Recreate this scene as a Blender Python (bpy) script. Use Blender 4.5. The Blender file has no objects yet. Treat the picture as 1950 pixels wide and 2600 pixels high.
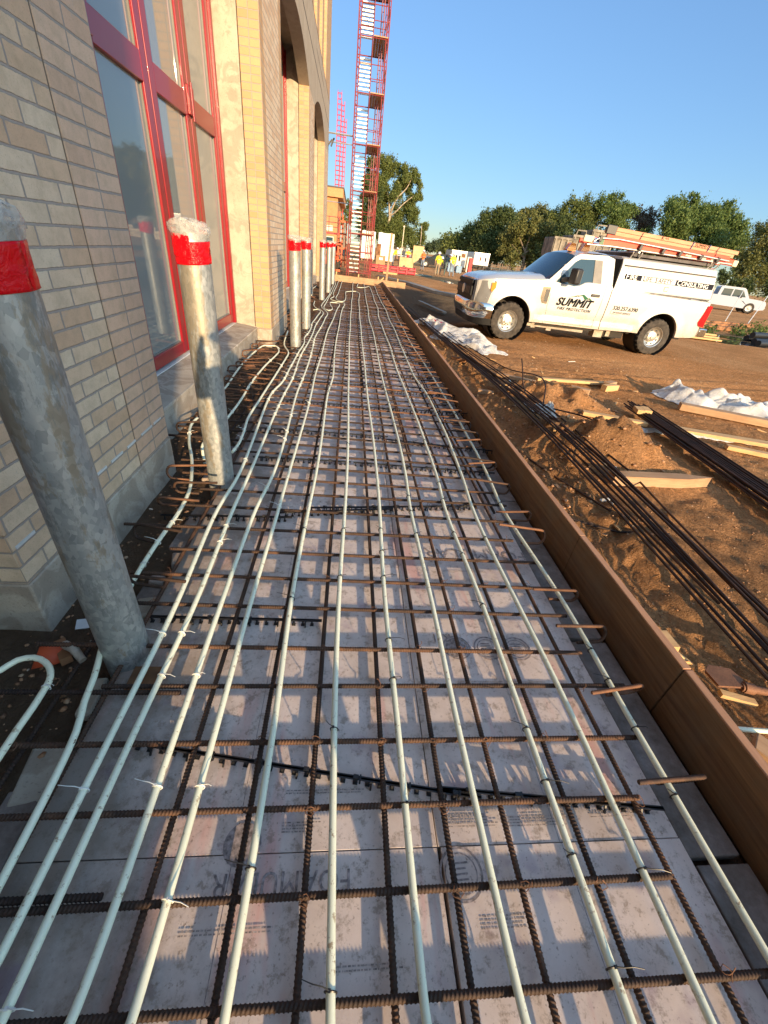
import bpy, bmesh, math, random
import numpy as np
from mathutils import Vector, Matrix, Euler
R_ = math.radians
rng = random.Random(7)
sc = bpy.context.scene
COL = sc.collection

# ------------------------------------------------------------------ camera
cam_d = bpy.data.cameras.new('camera')
cam_d.sensor_fit = 'VERTICAL'; cam_d.sensor_height = 36.0
cam_d.lens = 36.0 * 1030.8 / 2600.0
cam_d.clip_start = 0.03; cam_d.clip_end = 4000
cam = bpy.data.objects.new('camera', cam_d); COL.objects.link(cam)
RT, DN, FW = [(0.992311, -0.063382, 0.106308), (0.054213, -0.54956, -0.833694), (0.111264, 0.833047, -0.541898)]
cam.matrix_world = Matrix(((RT[0], -DN[0], -FW[0], 0), (RT[1], -DN[1], -FW[1], 0), (RT[2], -DN[2], -FW[2], 1.47), (0, 0, 0, 1)))
sc.camera = cam

# ------------------------------------------------------------------ world, sun, exposure
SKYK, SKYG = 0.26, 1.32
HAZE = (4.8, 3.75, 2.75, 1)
SUN_AZ = R_(162.6); SUN_EL = R_(11.5)          # azimuth from +Y towards +X
w = bpy.data.worlds.new('World'); sc.world = w; w.use_nodes = True
nt = w.node_tree; nt.nodes.clear()
sky = nt.nodes.new('ShaderNodeTexSky'); sky.sky_type = 'NISHITA'; sky.sun_disc = False
sky.sun_elevation = SUN_EL; sky.sun_rotation = SUN_AZ
sky.air_density = 0.85; sky.dust_density = 0.1; sky.ozone_density = 3.0
bg = nt.nodes.new('ShaderNodeBackground'); bg.inputs[1].default_value = 0.14
wo = nt.nodes.new('ShaderNodeOutputWorld')
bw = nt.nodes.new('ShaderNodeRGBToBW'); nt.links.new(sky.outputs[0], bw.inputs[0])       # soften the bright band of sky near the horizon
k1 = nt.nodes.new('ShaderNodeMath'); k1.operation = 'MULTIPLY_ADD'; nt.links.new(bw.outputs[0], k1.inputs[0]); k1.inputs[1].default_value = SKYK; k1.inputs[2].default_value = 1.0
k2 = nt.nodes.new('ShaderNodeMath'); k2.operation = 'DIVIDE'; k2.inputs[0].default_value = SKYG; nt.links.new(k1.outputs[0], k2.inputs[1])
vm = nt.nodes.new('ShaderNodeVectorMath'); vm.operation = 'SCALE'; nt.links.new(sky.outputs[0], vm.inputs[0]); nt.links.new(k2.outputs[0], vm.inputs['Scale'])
# added fill: sky gain raised and warmed on the sun's side to lift shade
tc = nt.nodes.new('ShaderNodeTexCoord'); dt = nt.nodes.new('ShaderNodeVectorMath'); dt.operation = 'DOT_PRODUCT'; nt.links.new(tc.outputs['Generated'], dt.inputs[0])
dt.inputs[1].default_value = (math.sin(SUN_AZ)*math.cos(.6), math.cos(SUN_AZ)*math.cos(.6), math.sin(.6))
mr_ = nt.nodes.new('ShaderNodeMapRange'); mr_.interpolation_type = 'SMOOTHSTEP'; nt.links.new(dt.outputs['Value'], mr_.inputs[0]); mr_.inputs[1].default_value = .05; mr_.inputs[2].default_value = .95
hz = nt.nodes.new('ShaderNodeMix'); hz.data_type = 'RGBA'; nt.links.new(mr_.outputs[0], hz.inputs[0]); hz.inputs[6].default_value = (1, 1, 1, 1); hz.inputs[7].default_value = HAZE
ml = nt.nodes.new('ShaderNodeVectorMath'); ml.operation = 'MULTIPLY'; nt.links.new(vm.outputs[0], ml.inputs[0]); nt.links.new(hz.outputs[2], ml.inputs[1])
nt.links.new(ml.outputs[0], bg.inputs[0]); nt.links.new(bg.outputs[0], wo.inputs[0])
sd = bpy.data.lights.new('sun', 'SUN'); sd.energy = 4.9; sd.angle = R_(0.5); sd.color = (1.0, 0.72, 0.42)
sun = bpy.data.objects.new('sun', sd); COL.objects.link(sun)
sdir = Vector((math.sin(SUN_AZ) * math.cos(SUN_EL), math.cos(SUN_AZ) * math.cos(SUN_EL), math.sin(SUN_EL)))
sun.rotation_euler = sdir.to_track_quat('Z', 'Y').to_euler(); sun.location = sdir * 60
vs = sc.view_settings; vs.view_transform = 'Standard'; vs.look = 'None'; vs.exposure = 0.9; vs.gamma = 1.0
vs.use_curve_mapping = False
sc.cycles.max_bounces = 6; sc.cycles.transparent_max_bounces = 12

# ------------------------------------------------------------------ mesh helpers
class MB:
    def __init__(s): s.v = []; s.f = []; s.m = []
    def add(s, vs, fs, mi=0):
        n = len(s.v); s.v.extend([tuple(p) for p in vs])
        for f in fs: s.f.append(tuple(i + n for i in f)); s.m.append(mi)
        return s
    def box(s, x0, x1, y0, y1, z0, z1, mi=0):
        return s.add([(x0,y0,z0),(x1,y0,z0),(x1,y1,z0),(x0,y1,z0),(x0,y0,z1),(x1,y0,z1),(x1,y1,z1),(x0,y1,z1)],
                     [(0,3,2,1),(4,5,6,7),(0,1,5,4),(1,2,6,5),(2,3,7,6),(3,0,4,7)], mi)
    def obox(s, c, size, rot=(0,0,0), mi=0):
        M = Euler(rot).to_matrix(); c = Vector(c); h = Vector(size) / 2
        P = [c + M @ Vector((sx*h.x, sy*h.y, sz*h.z)) for sz in (-1,1) for sx, sy in ((-1,-1),(1,-1),(1,1),(-1,1))]
        return s.add(P, [(0,3,2,1),(4,5,6,7),(0,1,5,4),(1,2,6,5),(2,3,7,6),(3,0,4,7)], mi)
    def beam(s, a, b, w, h, mi=0, roll=0):
        a = Vector(a); b = Vector(b); d = (b - a); L = d.length; d.normalize()
        up = Vector((0,0,1)) if abs(d.z) < .95 else Vector((0,1,0))
        x = d.cross(up).normalized(); z = x.cross(d).normalized()
        if roll: q = Matrix.Rotation(roll, 3, d); x = q @ x; z = q @ z
        P = []
        for t in (a, b):
            for sx, sz in ((-1,-1),(1,-1),(1,1),(-1,1)): P.append(t + x*(sx*w/2) + z*(sz*h/2))
        return s.add(P, [(0,1,2,3),(7,6,5,4),(0,4,5,1),(1,5,6,2),(2,6,7,3),(3,7,4,0)], mi)
    def tube(s, pts, r, n=8, mi=0, cap=True):
        P = [Vector(p) for p in pts]; m = len(P); rs = r if hasattr(r, '__len__') else [r]*m
        t0 = (P[1]-P[0]).normalized(); ref = Vector((0,0,1)) if abs(t0.z) < .9 else Vector((1,0,0))
        nx = t0.cross(ref).normalized(); vs = []
        for i in range(m):
            t = (P[min(i+1,m-1)] - P[max(i-1,0)])
            t = t.normalized() if t.length > 1e-9 else t0
            nx = (nx - t*nx.dot(t)); nx = nx.normalized() if nx.length > 1e-6 else t.orthogonal().normalized()
            ny = t.cross(nx)
            for k in range(n):
                a = 2*math.pi*k/n; vs.append(P[i] + (nx*math.cos(a) + ny*math.sin(a))*rs[i])
        fs = []
        for i in range(m-1):
            for k in range(n):
                k2 = (k+1) % n; fs.append((i*n+k, i*n+k2, (i+1)*n+k2, (i+1)*n+k))
        if cap: fs.append(tuple(range(n-1,-1,-1))); fs.append(tuple((m-1)*n+k for k in range(n)))
        return s.add(vs, fs, mi)
    def prism(s, poly, axis, a, b, mi=0):
        """poly: 2D list; axis 'x': (y,z), 'y': (x,z), 'z': (x,y)"""
        def P(p, t): return {'x': (t, p[0], p[1]), 'y': (p[0], t, p[1]), 'z': (p[0], p[1], t)}[axis]
        n = len(poly); vs = [P(p, a) for p in poly] + [P(p, b) for p in poly]
        fs = [tuple(range(n)), tuple(range(2*n-1, n-1, -1))] + [(i, (i+1) % n + 0, (i+1) % n + n, i+n) for i in range(n)]
        return s.add(vs, fs, mi)
    def lathe(s, prof, c=(0,0,0), axis='z', n=24, mi=0, fn=None):
        vs = []; fs = []; m = len(prof)
        for r, h in prof:
            for k in range(n):
                a = 2*math.pi*k/n; rr = fn(r, h, a) if fn else r
                x, y = rr*math.cos(a), rr*math.sin(a)
                p = {'z': (x, y, h), 'y': (x, h, y), 'x': (h, x, y)}[axis]
                vs.append((p[0]+c[0], p[1]+c[1], p[2]+c[2]))
        for i in range(m-1):
            for k in range(n):
                k2 = (k+1) % n; fs.append((i*n+k, i*n+k2, (i+1)*n+k2, (i+1)*n+k))
        return s.add(vs, fs, mi)
    def ball(s, c, r, mi=0, n=10, m=7):
        rx, ry, rz = r if hasattr(r, '__len__') else (r, r, r)
        vs = [(c[0], c[1], c[2]-rz)]
        for i in range(1, m):
            t = math.pi*i/m
            for k in range(n):
                a = 2*math.pi*k/n; vs.append((c[0]+rx*math.sin(t)*math.cos(a), c[1]+ry*math.sin(t)*math.sin(a), c[2]-rz*math.cos(t)))
        vs.append((c[0], c[1], c[2]+rz)); fs = []
        for k in range(n):
            k2 = (k+1) % n; fs.append((0, 1+k2, 1+k)); fs.append((len(vs)-1, 1+(m-2)*n+k, 1+(m-2)*n+k2))
            for i in range(m-2): fs.append((1+i*n+k, 1+i*n+k2, 1+(i+1)*n+k2, 1+(i+1)*n+k))
        return s.add(vs, fs, mi)
    def grid(s, P, mi=0, flip=False):
        n = len(P); m = len(P[0]); vs = [p for row in P for p in row]; fs = []
        for i in range(n-1):
            for j in range(m-1):
                q = (i*m+j, i*m+j+1, (i+1)*m+j+1, (i+1)*m+j); fs.append(q[::-1] if flip else q)
        return s.add(vs, fs, mi)
    def mesh(s, name, mats, smooth=48):
        me = bpy.data.meshes.new(name); me.from_pydata(s.v, [], s.f)
        for m in (mats if isinstance(mats, (list, tuple)) else [mats]): me.materials.append(m)
        me.polygons.foreach_set('material_index', s.m)
        if smooth:
            me.polygons.foreach_set('use_smooth', [True]*len(me.polygons)); me.set_sharp_from_angle(angle=R_(smooth))
        me.update(); return me
    def build(s, name, mats, parent=None, smooth=48, loc=None, bevel=0):
        o = bpy.data.objects.new(name, s.mesh(name, mats, smooth)); COL.objects.link(o)
        if parent: o.parent = parent
        if loc: o.location = loc
        if bevel:
            b = o.modifiers.new('bevel', 'BEVEL'); b.width = bevel; b.segments = 2; b.limit_method = 'ANGLE'; b.angle_limit = R_(40)
        return o
def tag(o, label=None, cat=None, group=None, kind=None):
    if label: o['label'] = label
    if cat: o['category'] = cat
    if group: o['group'] = group
    if kind: o['kind'] = kind
    return o
def thing(name, label, cat, loc=(0,0,0), rz=0, group=None):
    o = bpy.data.objects.new(name, None); COL.objects.link(o); o.location = loc; o.rotation_euler = (0,0,rz)
    o.empty_display_size = .1
    return tag(o, label, cat, group)
def inst(name, me, loc=(0,0,0), rot=(0,0,0), scale=(1,1,1), parent=None):
    o = bpy.data.objects.new(name, me); COL.objects.link(o); o.location = loc; o.rotation_euler = rot; o.scale = scale
    if parent: o.parent = parent
    return o
def copy_thing(root, loc=None, rz=None, label=None, group=None):
    r = root.copy(); COL.objects.link(r)
    if loc is not None: r.location = loc
    if rz is not None: r.rotation_euler = (0, 0, rz)
    if label: r['label'] = label
    if group: r['group'] = group
    for ch in list(root.children):
        c = ch.copy(); COL.objects.link(c); c.parent = r
        for g in list(ch.children):
            d = g.copy(); COL.objects.link(d); d.parent = c
    return r
def text_mesh(txt, size, bold=0.0, shear=0.0, ext=0.0008, ax='CENTER', space=1.0):
    c = bpy.data.curves.new('lettering', 'FONT'); c.body = txt; c.size = size; c.offset = bold; c.shear = shear
    c.extrude = ext; c.align_x = ax; c.align_y = 'CENTER'; c.space_character = space; c.resolution_u = 3
    if bold: c.offset = 0; c.bevel_depth = bold; c.bevel_resolution = 0
    o = bpy.data.objects.new('lettering', c); COL.objects.link(o)
    dg = bpy.context.evaluated_depsgraph_get(); me = bpy.data.meshes.new_from_object(o.evaluated_get(dg))
    bpy.data.objects.remove(o); return me
def smooth_path(pts, step=.06, n=None):
    P = [Vector(p) for p in pts]
    if len(P) < 3:
        return P
    out = []
    for i in range(len(P)-1):
        p0 = P[max(i-1,0)]; p1 = P[i]; p2 = P[i+1]; p3 = P[min(i+2, len(P)-1)]
        d01 = max((p1-p0).length, 1e-4)**.5; d12 = max((p2-p1).length, 1e-4)**.5; d23 = max((p3-p2).length, 1e-4)**.5
        m1 = (p2-p1); m2 = (p2-p1)
        if i > 0: m1 = ((p1-p0)/d01 - (p2-p0)/(d01+d12) + (p2-p1)/d12)*d12
        if i < len(P)-2: m2 = ((p2-p1)/d12 - (p3-p1)/(d12+d23) + (p3-p2)/d23)*d12
        k = max(2, min(40, int((p2-p1).length/step)))
        for j in range(k):
            t = j/k; t2 = t*t; t3 = t2*t
            out.append(p1*(2*t3-3*t2+1) + m1*(t3-2*t2+t) + p2*(-2*t3+3*t2) + m2*(t3-t2))
    out.append(P[-1]); return out

# ------------------------------------------------------------------ materials
class NT:
    def __init__(s, name):
        s.mat = bpy.data.materials.new(name); s.mat.use_nodes = True; s.t = s.mat.node_tree; s.N = s.t.nodes
        s.b = s.N['Principled BSDF']; s.out = s.N['Material Output']
    def n(s, typ, **kw):
        o = s.N.new('ShaderNode' + typ)
        for k, v in kw.items():
            if k in o.inputs: s.set(o.inputs[k], v)
            else: setattr(o, k, v)
        return o
    def set(s, sock, v):
        if isinstance(v, bpy.types.NodeSocket): s.t.links.new(v, sock)
        elif isinstance(v, bpy.types.Node): s.t.links.new(v.outputs[0], sock)
        else:
            if hasattr(sock.default_value, '__len__') and len(sock.default_value) == 4 and len(v) == 3: v = (*v, 1)
            sock.default_value = v
    def coord(s, kind='Object', sc=None, rot=None):
        c = s.n('TexCoord').outputs[kind]
        if sc is None and rot is None: return c
        m = s.n('Mapping'); s.t.links.new(c, m.inputs[0])
        if sc is not None: m.inputs['Scale'].default_value = sc if hasattr(sc, '__len__') else (sc, sc, sc)
        if rot is not None: m.inputs['Rotation'].default_value = rot
        return m.outputs[0]
    def world(s): return s.n('NewGeometry').outputs['Position']
    def noise(s, vec, scale, detail=5, rough=.6, out=0, dist=0):
        o = s.n('TexNoise', Scale=scale, Detail=detail, Roughness=rough, Distortion=dist); s.t.links.new(vec, o.inputs['Vector']); return o.outputs[out]
    def ramp(s, fac, stops, interp='LINEAR'):
        r = s.n('ValToRGB'); s.t.links.new(fac, r.inputs[0]); e = r.color_ramp.elements; r.color_ramp.interpolation = interp
        while len(e) < len(stops): e.new(.5)
        for i, (p, c) in enumerate(stops):
            e[i].position = p; e[i].color = (*c, 1) if hasattr(c, '__len__') else (c, c, c, 1)
        return r.outputs[0]
    def mix(s, fac, a, b, mode='MIX'):
        m = s.n('Mix', data_type='RGBA', blend_type=mode)
        s.set(m.inputs[0], fac); s.set(m.inputs[6], a); s.set(m.inputs[7], b); return m.outputs[2]
    def math(s, op, a, b=0.0):
        m = s.n('Math', operation=op); s.set(m.inputs[0], a); s.set(m.inputs[1], b); return m.outputs[0]
    def bump(s, h, strength=.3, dist=.01, normal=None):
        b = s.n('Bump', Strength=strength, Distance=dist); s.t.links.new(h, b.inputs['Height'])
        if normal is not None: s.t.links.new(normal, b.inputs['Normal'])
        s.t.links.new(b.outputs[0], s.b.inputs['Normal']); return b.outputs[0]
    def rnd(s): return s.n('ObjectInfo').outputs['Random']
    def island(s): return s.n('NewGeometry').outputs['Random Per Island']
    def base(s, c=None, rough=None, metal=None, spec=None):
        for k, v in (('Base Color', c), ('Roughness', rough), ('Metallic', metal), ('Specular IOR Level', spec)):
            if v is not None: s.set(s.b.inputs[k], v)
        return s.mat
def plain(name, c, rough=.5, metal=0, spec=.5, var=.08, nscale=6, bumps=0):
    t = NT(name); v = t.coord()
    f = t.noise(v, nscale, 4); lo = tuple(max(0, x*(1-var*2)) for x in c); hi = tuple(min(1, x*(1+var)) for x in c)
    t.base(t.ramp(f, [(.3, lo), (.7, hi)]), rough, metal, spec)
    if bumps: t.bump(t.noise(v, nscale*12, 3), bumps, .004)
    return t.mat
def brick_mat(name, bw, rh, offset, u0=0.0, v0=0.0, cols=None):
    cols = cols or [(0, (.58, .39, .25)), (.35, (.635, .455, .30)), (.6, (.67, .51, .35)), (1, (.69, .555, .395))]
    t = NT(name); g = t.n('SeparateXYZ'); t.t.links.new(t.world(), g.inputs[0])
    gn = t.n('SeparateXYZ'); t.t.links.new(t.n('NewGeometry').outputs['True Normal'], gn.inputs[0])
    u = t.math('ADD', t.math('ADD', t.math('MULTIPLY', g.outputs[0], t.math('ABSOLUTE', gn.outputs[1])), t.math('MULTIPLY', g.outputs[1], t.math('ABSOLUTE', gn.outputs[0]))), u0 + 50*bw); v = t.math('ADD', g.outputs[2], v0 + 20*rh)
    cv = t.n('CombineXYZ'); t.set(cv.inputs[0], u); t.set(cv.inputs[1], v)
    wob = t.noise(t.world(), 38, 3, .6, 1)
    vec = t.n('Vector' + 'Math', operation='ADD'); t.set(vec.inputs[0], cv)
    sc_ = t.n('VectorMath', operation='SCALE'); t.set(sc_.inputs[0], wob); sc_.inputs['Scale'].default_value = .0075; t.set(vec.inputs[1], sc_)
    b = t.n('TexBrick', offset=offset, offset_frequency=2, squash=1.0); t.t.links.new(vec.outputs[0], b.inputs['Vector'])
    t.set(b.inputs['Color1'], (0,0,0)); t.set(b.inputs['Color2'], (1,1,1)); t.set(b.inputs['Mortar'], (0,0,0))
    b.inputs['Scale'].default_value = 1; b.inputs['Mortar Size'].default_value = .0060; b.inputs['Mortar Smooth'].default_value = .35
    b.inputs['Bias'].default_value = 0; b.inputs['Brick Width'].default_value = bw; b.inputs['Row Height'].default_value = rh
    bc = t.ramp(b.outputs['Color'], cols)
    spots = t.noise(t.world(), 170, 4, .7)
    bc = t.mix(t.ramp(spots, [(.25, .55), (.45, 0)]), bc, (.25, .17, .10))
    bl = t.noise(t.world(), 14, 5, .65)
    bc = t.mix(t.ramp(bl, [(.42, 0), (.75, .5)]), bc, (.36, .27, .17))
    smear = t.noise(t.world(), 9, 6, .75); bc = t.mix(t.ramp(smear, [(.62, 0), (.72, .45)]), bc, (.40, .37, .33))
    mort = t.mix(t.noise(t.world(), 60, 3), (.29, .245, .205), (.40, .35, .30))
    col = t.mix(b.outputs['Fac'], bc, mort)
    h = t.math('SUBTRACT', t.math('MULTIPLY', spots, .25), b.outputs['Fac'])
    t.bump(h, .8, .006); t.base(col, .88, 0, .25); return t.mat
M = {}
RH = .0765
M['brick'] = brick_mat('buff_brick', .232, RH, .5, .06, -.03)
M['brick_stack'] = brick_mat('buff_brick_stacked', .226, RH, 0.0, -2.83, -.03, [(0, (.60, .40, .275)), (.5, (.635, .435, .30)), (1, (.665, .47, .33))])
M['brick_head'] = brick_mat('buff_brick_header', .125, RH, 0.0, 1.24, -.03, [(0, (.46, .27, .135)), (.5, (.50, .31, .16)), (1, (.53, .34, .18))])
def concrete(name, a, b_, stain=(.3,.27,.2), streak=True, bmp=.25):
    t = NT(name); p = t.world(); f = t.noise(p, 2.2, 8, .7); c = t.ramp(f, [(.3, a), (.68, b_)])
    bl = t.noise(p, 4.5, 5, .6, dist=1.2)
    c = t.mix(t.ramp(bl, [(.48, 0), (.56, .55)]), c, stain)
    fine = t.noise(p, 90, 3); c = t.mix(t.ramp(fine, [(.28, .5), (.42, 0)]), c, tuple(x*.45 for x in a))
    t.base(c, .85, 0, .3); t.bump(t.math('ADD', fine, f), bmp, .006); return t.mat
M['concrete'] = concrete('pale_concrete', (.34,.30,.225), (.50,.445,.345), (.24,.22,.17))
M['conc_base'] = concrete('foundation_concrete', (.33,.285,.225), (.49,.43,.345), (.24,.19,.14), bmp=.5)
M['conc_span'] = concrete('cast_concrete', (.36,.29,.21), (.44,.37,.28), (.33,.27,.2), bmp=.15)
M['seal'] = plain('brown_sealant', (.16,.11,.07), .6)
M['white_strip'] = plain('white_strip', (.62,.62,.60), .6)
M['dark'] = plain('dark_interior', (.03,.026,.022), .9)
M['room'] = plain('interior_wall', (.18,.15,.11), .9)
M['black'] = plain('black_plastic', (.018,.018,.019), .45)
def paint(name, c, rough=.3, coat=.4, dirt=.15):
    t = NT(name); p = t.coord(); f = t.noise(p, 5, 6, .7)
    t.base(t.mix(t.ramp(f, [(.5, 0), (.8, dirt)]), c, (.25,.18,.11)), rough); t.b.inputs['Coat Weight'].default_value = coat; return t.mat
M['red'] = paint('red_frame_paint', (.25,.003,.010), .34, .2, .05)
M['glass'] = NT('window_glass').base((.24,.255,.24), .02, 0, .5); M['glass'].node_tree.nodes['Principled BSDF'].inputs['IOR'].default_value = 1.55
# galvanized
t = NT('galvanized_steel'); p = t.coord()
vm = t.n('Mapping', Scale=(1,1,.7)); t.t.links.new(p, vm.inputs[0]); vz = t.n('TexVoronoi', Scale=62.0); t.t.links.new(vm.outputs[0], vz.inputs['Vector'])
c = t.ramp(vz.outputs['Color'], [(0, (.25,.27,.265)), (.5, (.36,.375,.36)), (1, (.47,.48,.455))])
mp = t.n('Mapping', Scale=(9,9,2.6)); t.t.links.new(p, mp.inputs[0])
off = t.n('VectorMath', operation='ADD'); t.t.links.new(mp.outputs[0], off.inputs[0]); cx = t.n('CombineXYZ'); t.set(cx.inputs[0], t.math('MULTIPLY', t.rnd(), 30)); t.t.links.new(cx.outputs[0], off.inputs[1])
st = t.noise(off.outputs[0], 1.0, 7, .72); c = t.mix(t.ramp(st, [(.525, 0), (.575, .55)]), c, (.27,.195,.095))
st2 = t.noise(off.outputs[0], 2.3, 6, .8); c = t.mix(t.ramp(st2, [(.53, 0), (.60, .6)]), c, (.19,.205,.195))
t.base(c, t.ramp(st2, [(.3, .36), (.7, .6)]), .5, .5); t.bump(st2, .12, .004); M['galv'] = t.mat
def film(name, c, tr=.0, al=1.0, rough=.22):
    t = NT(name); p = t.coord(); f = t.noise(p, 22, 5, .6, dist=1.5); t.base(c, rough, 0, .5)
    t.b.inputs['Transmission Weight'].default_value = tr; t.b.inputs['IOR'].default_value = 1.3
    t.bump(f, .7, .012)
    if al < 1:
        a = t.ramp(f, [(.35, al*.55), (.65, min(1, al*1.35))]); t.set(t.b.inputs['Alpha'], a)
    return t.mat
M['film'] = film('clear_plastic_film', (.56,.56,.53), 0, .40, .10)
M['redtape'] = film('red_tape', (.62,.003,.008), rough=.16)
t = NT('white_plastic_sheet'); p = t.world(); d = t.noise(p, 5, 6, .7); c = t.mix(t.ramp(d, [(.55, 0), (.72, .4)]), (.86,.85,.82), (.52,.40,.29)); fw = t.noise(p, 30, 5, .65, dist=2.5); t.base(c, .32, 0, .5); t.bump(t.math('ADD', fw, t.math('MULTIPLY', t.noise(p, 90, 4, .6, dist=1.5), .4)), .8, .02)
tl = t.n('BsdfTranslucent'); t.set(tl.inputs[0], (.6,.58,.55)); ms = t.n('MixShader'); ms.inputs[0].default_value = .3; t.t.links.new(t.b.outputs[0], ms.inputs[1]); t.t.links.new(tl.outputs[0], ms.inputs[2]); t.t.links.new(ms.outputs[0], t.out.inputs[0]); tp = t.n('BsdfTransparent'); m2 = t.n('MixShader'); t.set(m2.inputs[0], t.ramp(t.noise(p, 9, 5, .65, dist=1.0), [(.50, .0), (.68, .4)])); t.t.links.new(ms.outputs[0], m2.inputs[1]); t.t.links.new(tp.outputs[0], m2.inputs[2]); t.t.links.new(m2.outputs[0], t.out.inputs[0]); M['sheet'] = t.mat
M['stripe'] = plain('red_print', (.6,.03,.03), .4)
# foam board: dusty pink-grey with dirt and red streaks
t = NT('dusty_pink_foam'); p = t.world(); f = t.noise(p, 3.0, 7, .7)
c = t.ramp(f, [(.25, (.48,.395,.355)), (.5, (.62,.53,.485)), (.75, (.71,.62,.57))])
mp = t.n('Mapping', Scale=(3.2,.5,1)); t.t.links.new(p, mp.inputs[0]); sk = t.noise(mp.outputs[0], 1.6, 5, .6)
c = t.mix(t.ramp(sk, [(.57, 0), (.66, .5)]), c, (.58,.22,.19))
d = t.noise(p, 21, 8, .78); c = t.mix(t.ramp(d, [(.53, 0), (.62, .62)]), c, (.22,.165,.12))
d2 = t.noise(p, 75, 4, .7); c = t.mix(t.ramp(d2, [(.60, 0), (.68, .6)]), c, (.16,.11,.08))
w2 = t.noise(p, 1.3, 5, .6); c = t.mix(t.ramp(w2, [(.50, 0), (.66, .5)]), c, (.36,.29,.235))
sx_ = t.n('SeparateXYZ'); t.t.links.new(p, sx_.inputs[0]); lf = t.ramp(t.math('ADD', t.math('MULTIPLY', sx_.outputs[0], -.55), t.math('MULTIPLY', t.noise(p, 3.2, 7, .75), .9)), [(.60, 0), (.86, .72)]); c = t.mix(lf, c, (.20,.155,.115))
vi = t.noise(p, 7, 3, .6); c = t.mix(t.ramp(vi, [(.6, 0), (.72, .35)]), c, (.22,.13,.22))
t.base(c, .7, 0, .3); t.bump(d, .25, .003); M['foam'] = t.mat
t = NT('muddy_foam'); p = t.world(); c = t.ramp(t.noise(p, 9, 8, .75), [(.3, (.10,.075,.055)), (.52, (.19,.155,.135)), (.72, (.30,.255,.235))]); t.base(c, .85); t.bump(t.noise(p, 40, 5), .4, .004); M['foam_dirty'] = t.mat
M['print_f'] = plain('very_faded_ink', (.40,.345,.325), .8, var=.4, nscale=60)
M['print'] = plain('faded_ink', (.33,.28,.275), .8, var=.4, nscale=60)
# rebar
def rebar(name, lo, mid, hi):
    t = NT(name); p = t.world(); f = t.noise(p, 11, 6, .7); r = t.math('ADD', t.math('MULTIPLY', t.rnd(), .25), f)
    c = t.ramp(r, [(.35, lo), (.62, mid), (.9, hi)]); g = t.noise(p, 160, 3); c = t.mix(t.ramp(g, [(.3, .6), (.5, 0)]), c, lo)
    t.base(c, .72, .25, .35); t.bump(g, .3, .002); return t.mat
M['rebar'] = rebar('rusty_rebar', (.028,.018,.014), (.064,.038,.026), (.15,.075,.042))
M['rebar_or'] = rebar('bright_rust_rebar', (.08,.04,.024), (.16,.076,.042), (.26,.125,.066))
M['rebar_dk'] = rebar('dark_rebar', (.02,.014,.012), (.042,.025,.019), (.10,.05,.03))
# PEX
t = NT('white_tubing'); p = t.world(); f = t.noise(p, 3, 4); c = t.ramp(f, [(.3, (.72,.75,.56)), (.7, (.81,.82,.63))])
d = t.noise(p, 34, 6, .75); c = t.mix(t.ramp(d, [(.58, 0), (.64, .8)]), c, (.30,.20,.10)); t.base(c, .42, 0, .45); M['pex'] = t.mat
M['tie_w'] = plain('white_nylon', (.74,.75,.70), .4); M['tie_b'] = plain('black_nylon', (.012,.012,.012), .4)
def wood(name, a, b_, dirt=(.1,.06,.035), damt=.5, knots=True, sc=(1,12,12), rough=.75):
    t = NT(name); p = t.coord('Object', sc); wv = t.noise(p, 1.5, 6, .6, dist=.6); c = t.ramp(wv, [(.32, a), (.66, b_)])
    gr = t.noise(t.coord('Object', tuple(x*6 for x in sc)), 1.0, 3); c = t.mix(t.ramp(gr, [(.3, .35), (.5, 0)]), c, tuple(x*.5 for x in a))
    if knots:
        v = t.n('TexVoronoi', Scale=1.0); t.t.links.new(t.coord('Object', tuple(x*.32 if x > 2 else x*1.6 for x in sc)), v.inputs['Vector'])
        c = t.mix(t.ramp(v.outputs['Distance'], [(.05, .85), (.11, 0)]), c, (.05,.025,.012))
    d = t.noise(t.world(), 3.5, 7, .7); c = t.mix(t.ramp(d, [(.42, 0), (.7, damt)]), c, dirt)
    t.base(c, rough, 0, .3); t.bump(gr, .2, .003); return t.mat
M['form'] = wood('form_lumber', (.15,.078,.038), (.27,.15,.075), (.19,.14,.095), .75, sc=(26,1.1,26))
M['form_top'] = wood('form_edge', (.42,.21,.11), (.52,.28,.16), (.25,.13,.07), .4, False, sc=(14,1,14))
M['lumber'] = wood('fresh_lumber', (.52,.31,.13), (.66,.43,.21), (.32,.19,.09), .35)
M['lumber_o'] = wood('weathered_lumber', (.36,.21,.11), (.47,.30,.17), (.2,.12,.07), .5)
M['ply'] = wood('plywood', (.48,.32,.15), (.60,.43,.23), (.35,.22,.1), .3, False, sc=(3,3,1))
M['lvl'] = wood('laminated_plank', (.60,.27,.15), (.70,.34,.20), (.48,.22,.12), .2, False)
M['grey_board'] = wood('grey_board', (.25,.22,.18), (.36,.33,.28), (.12,.09,.07), .5, False)
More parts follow.
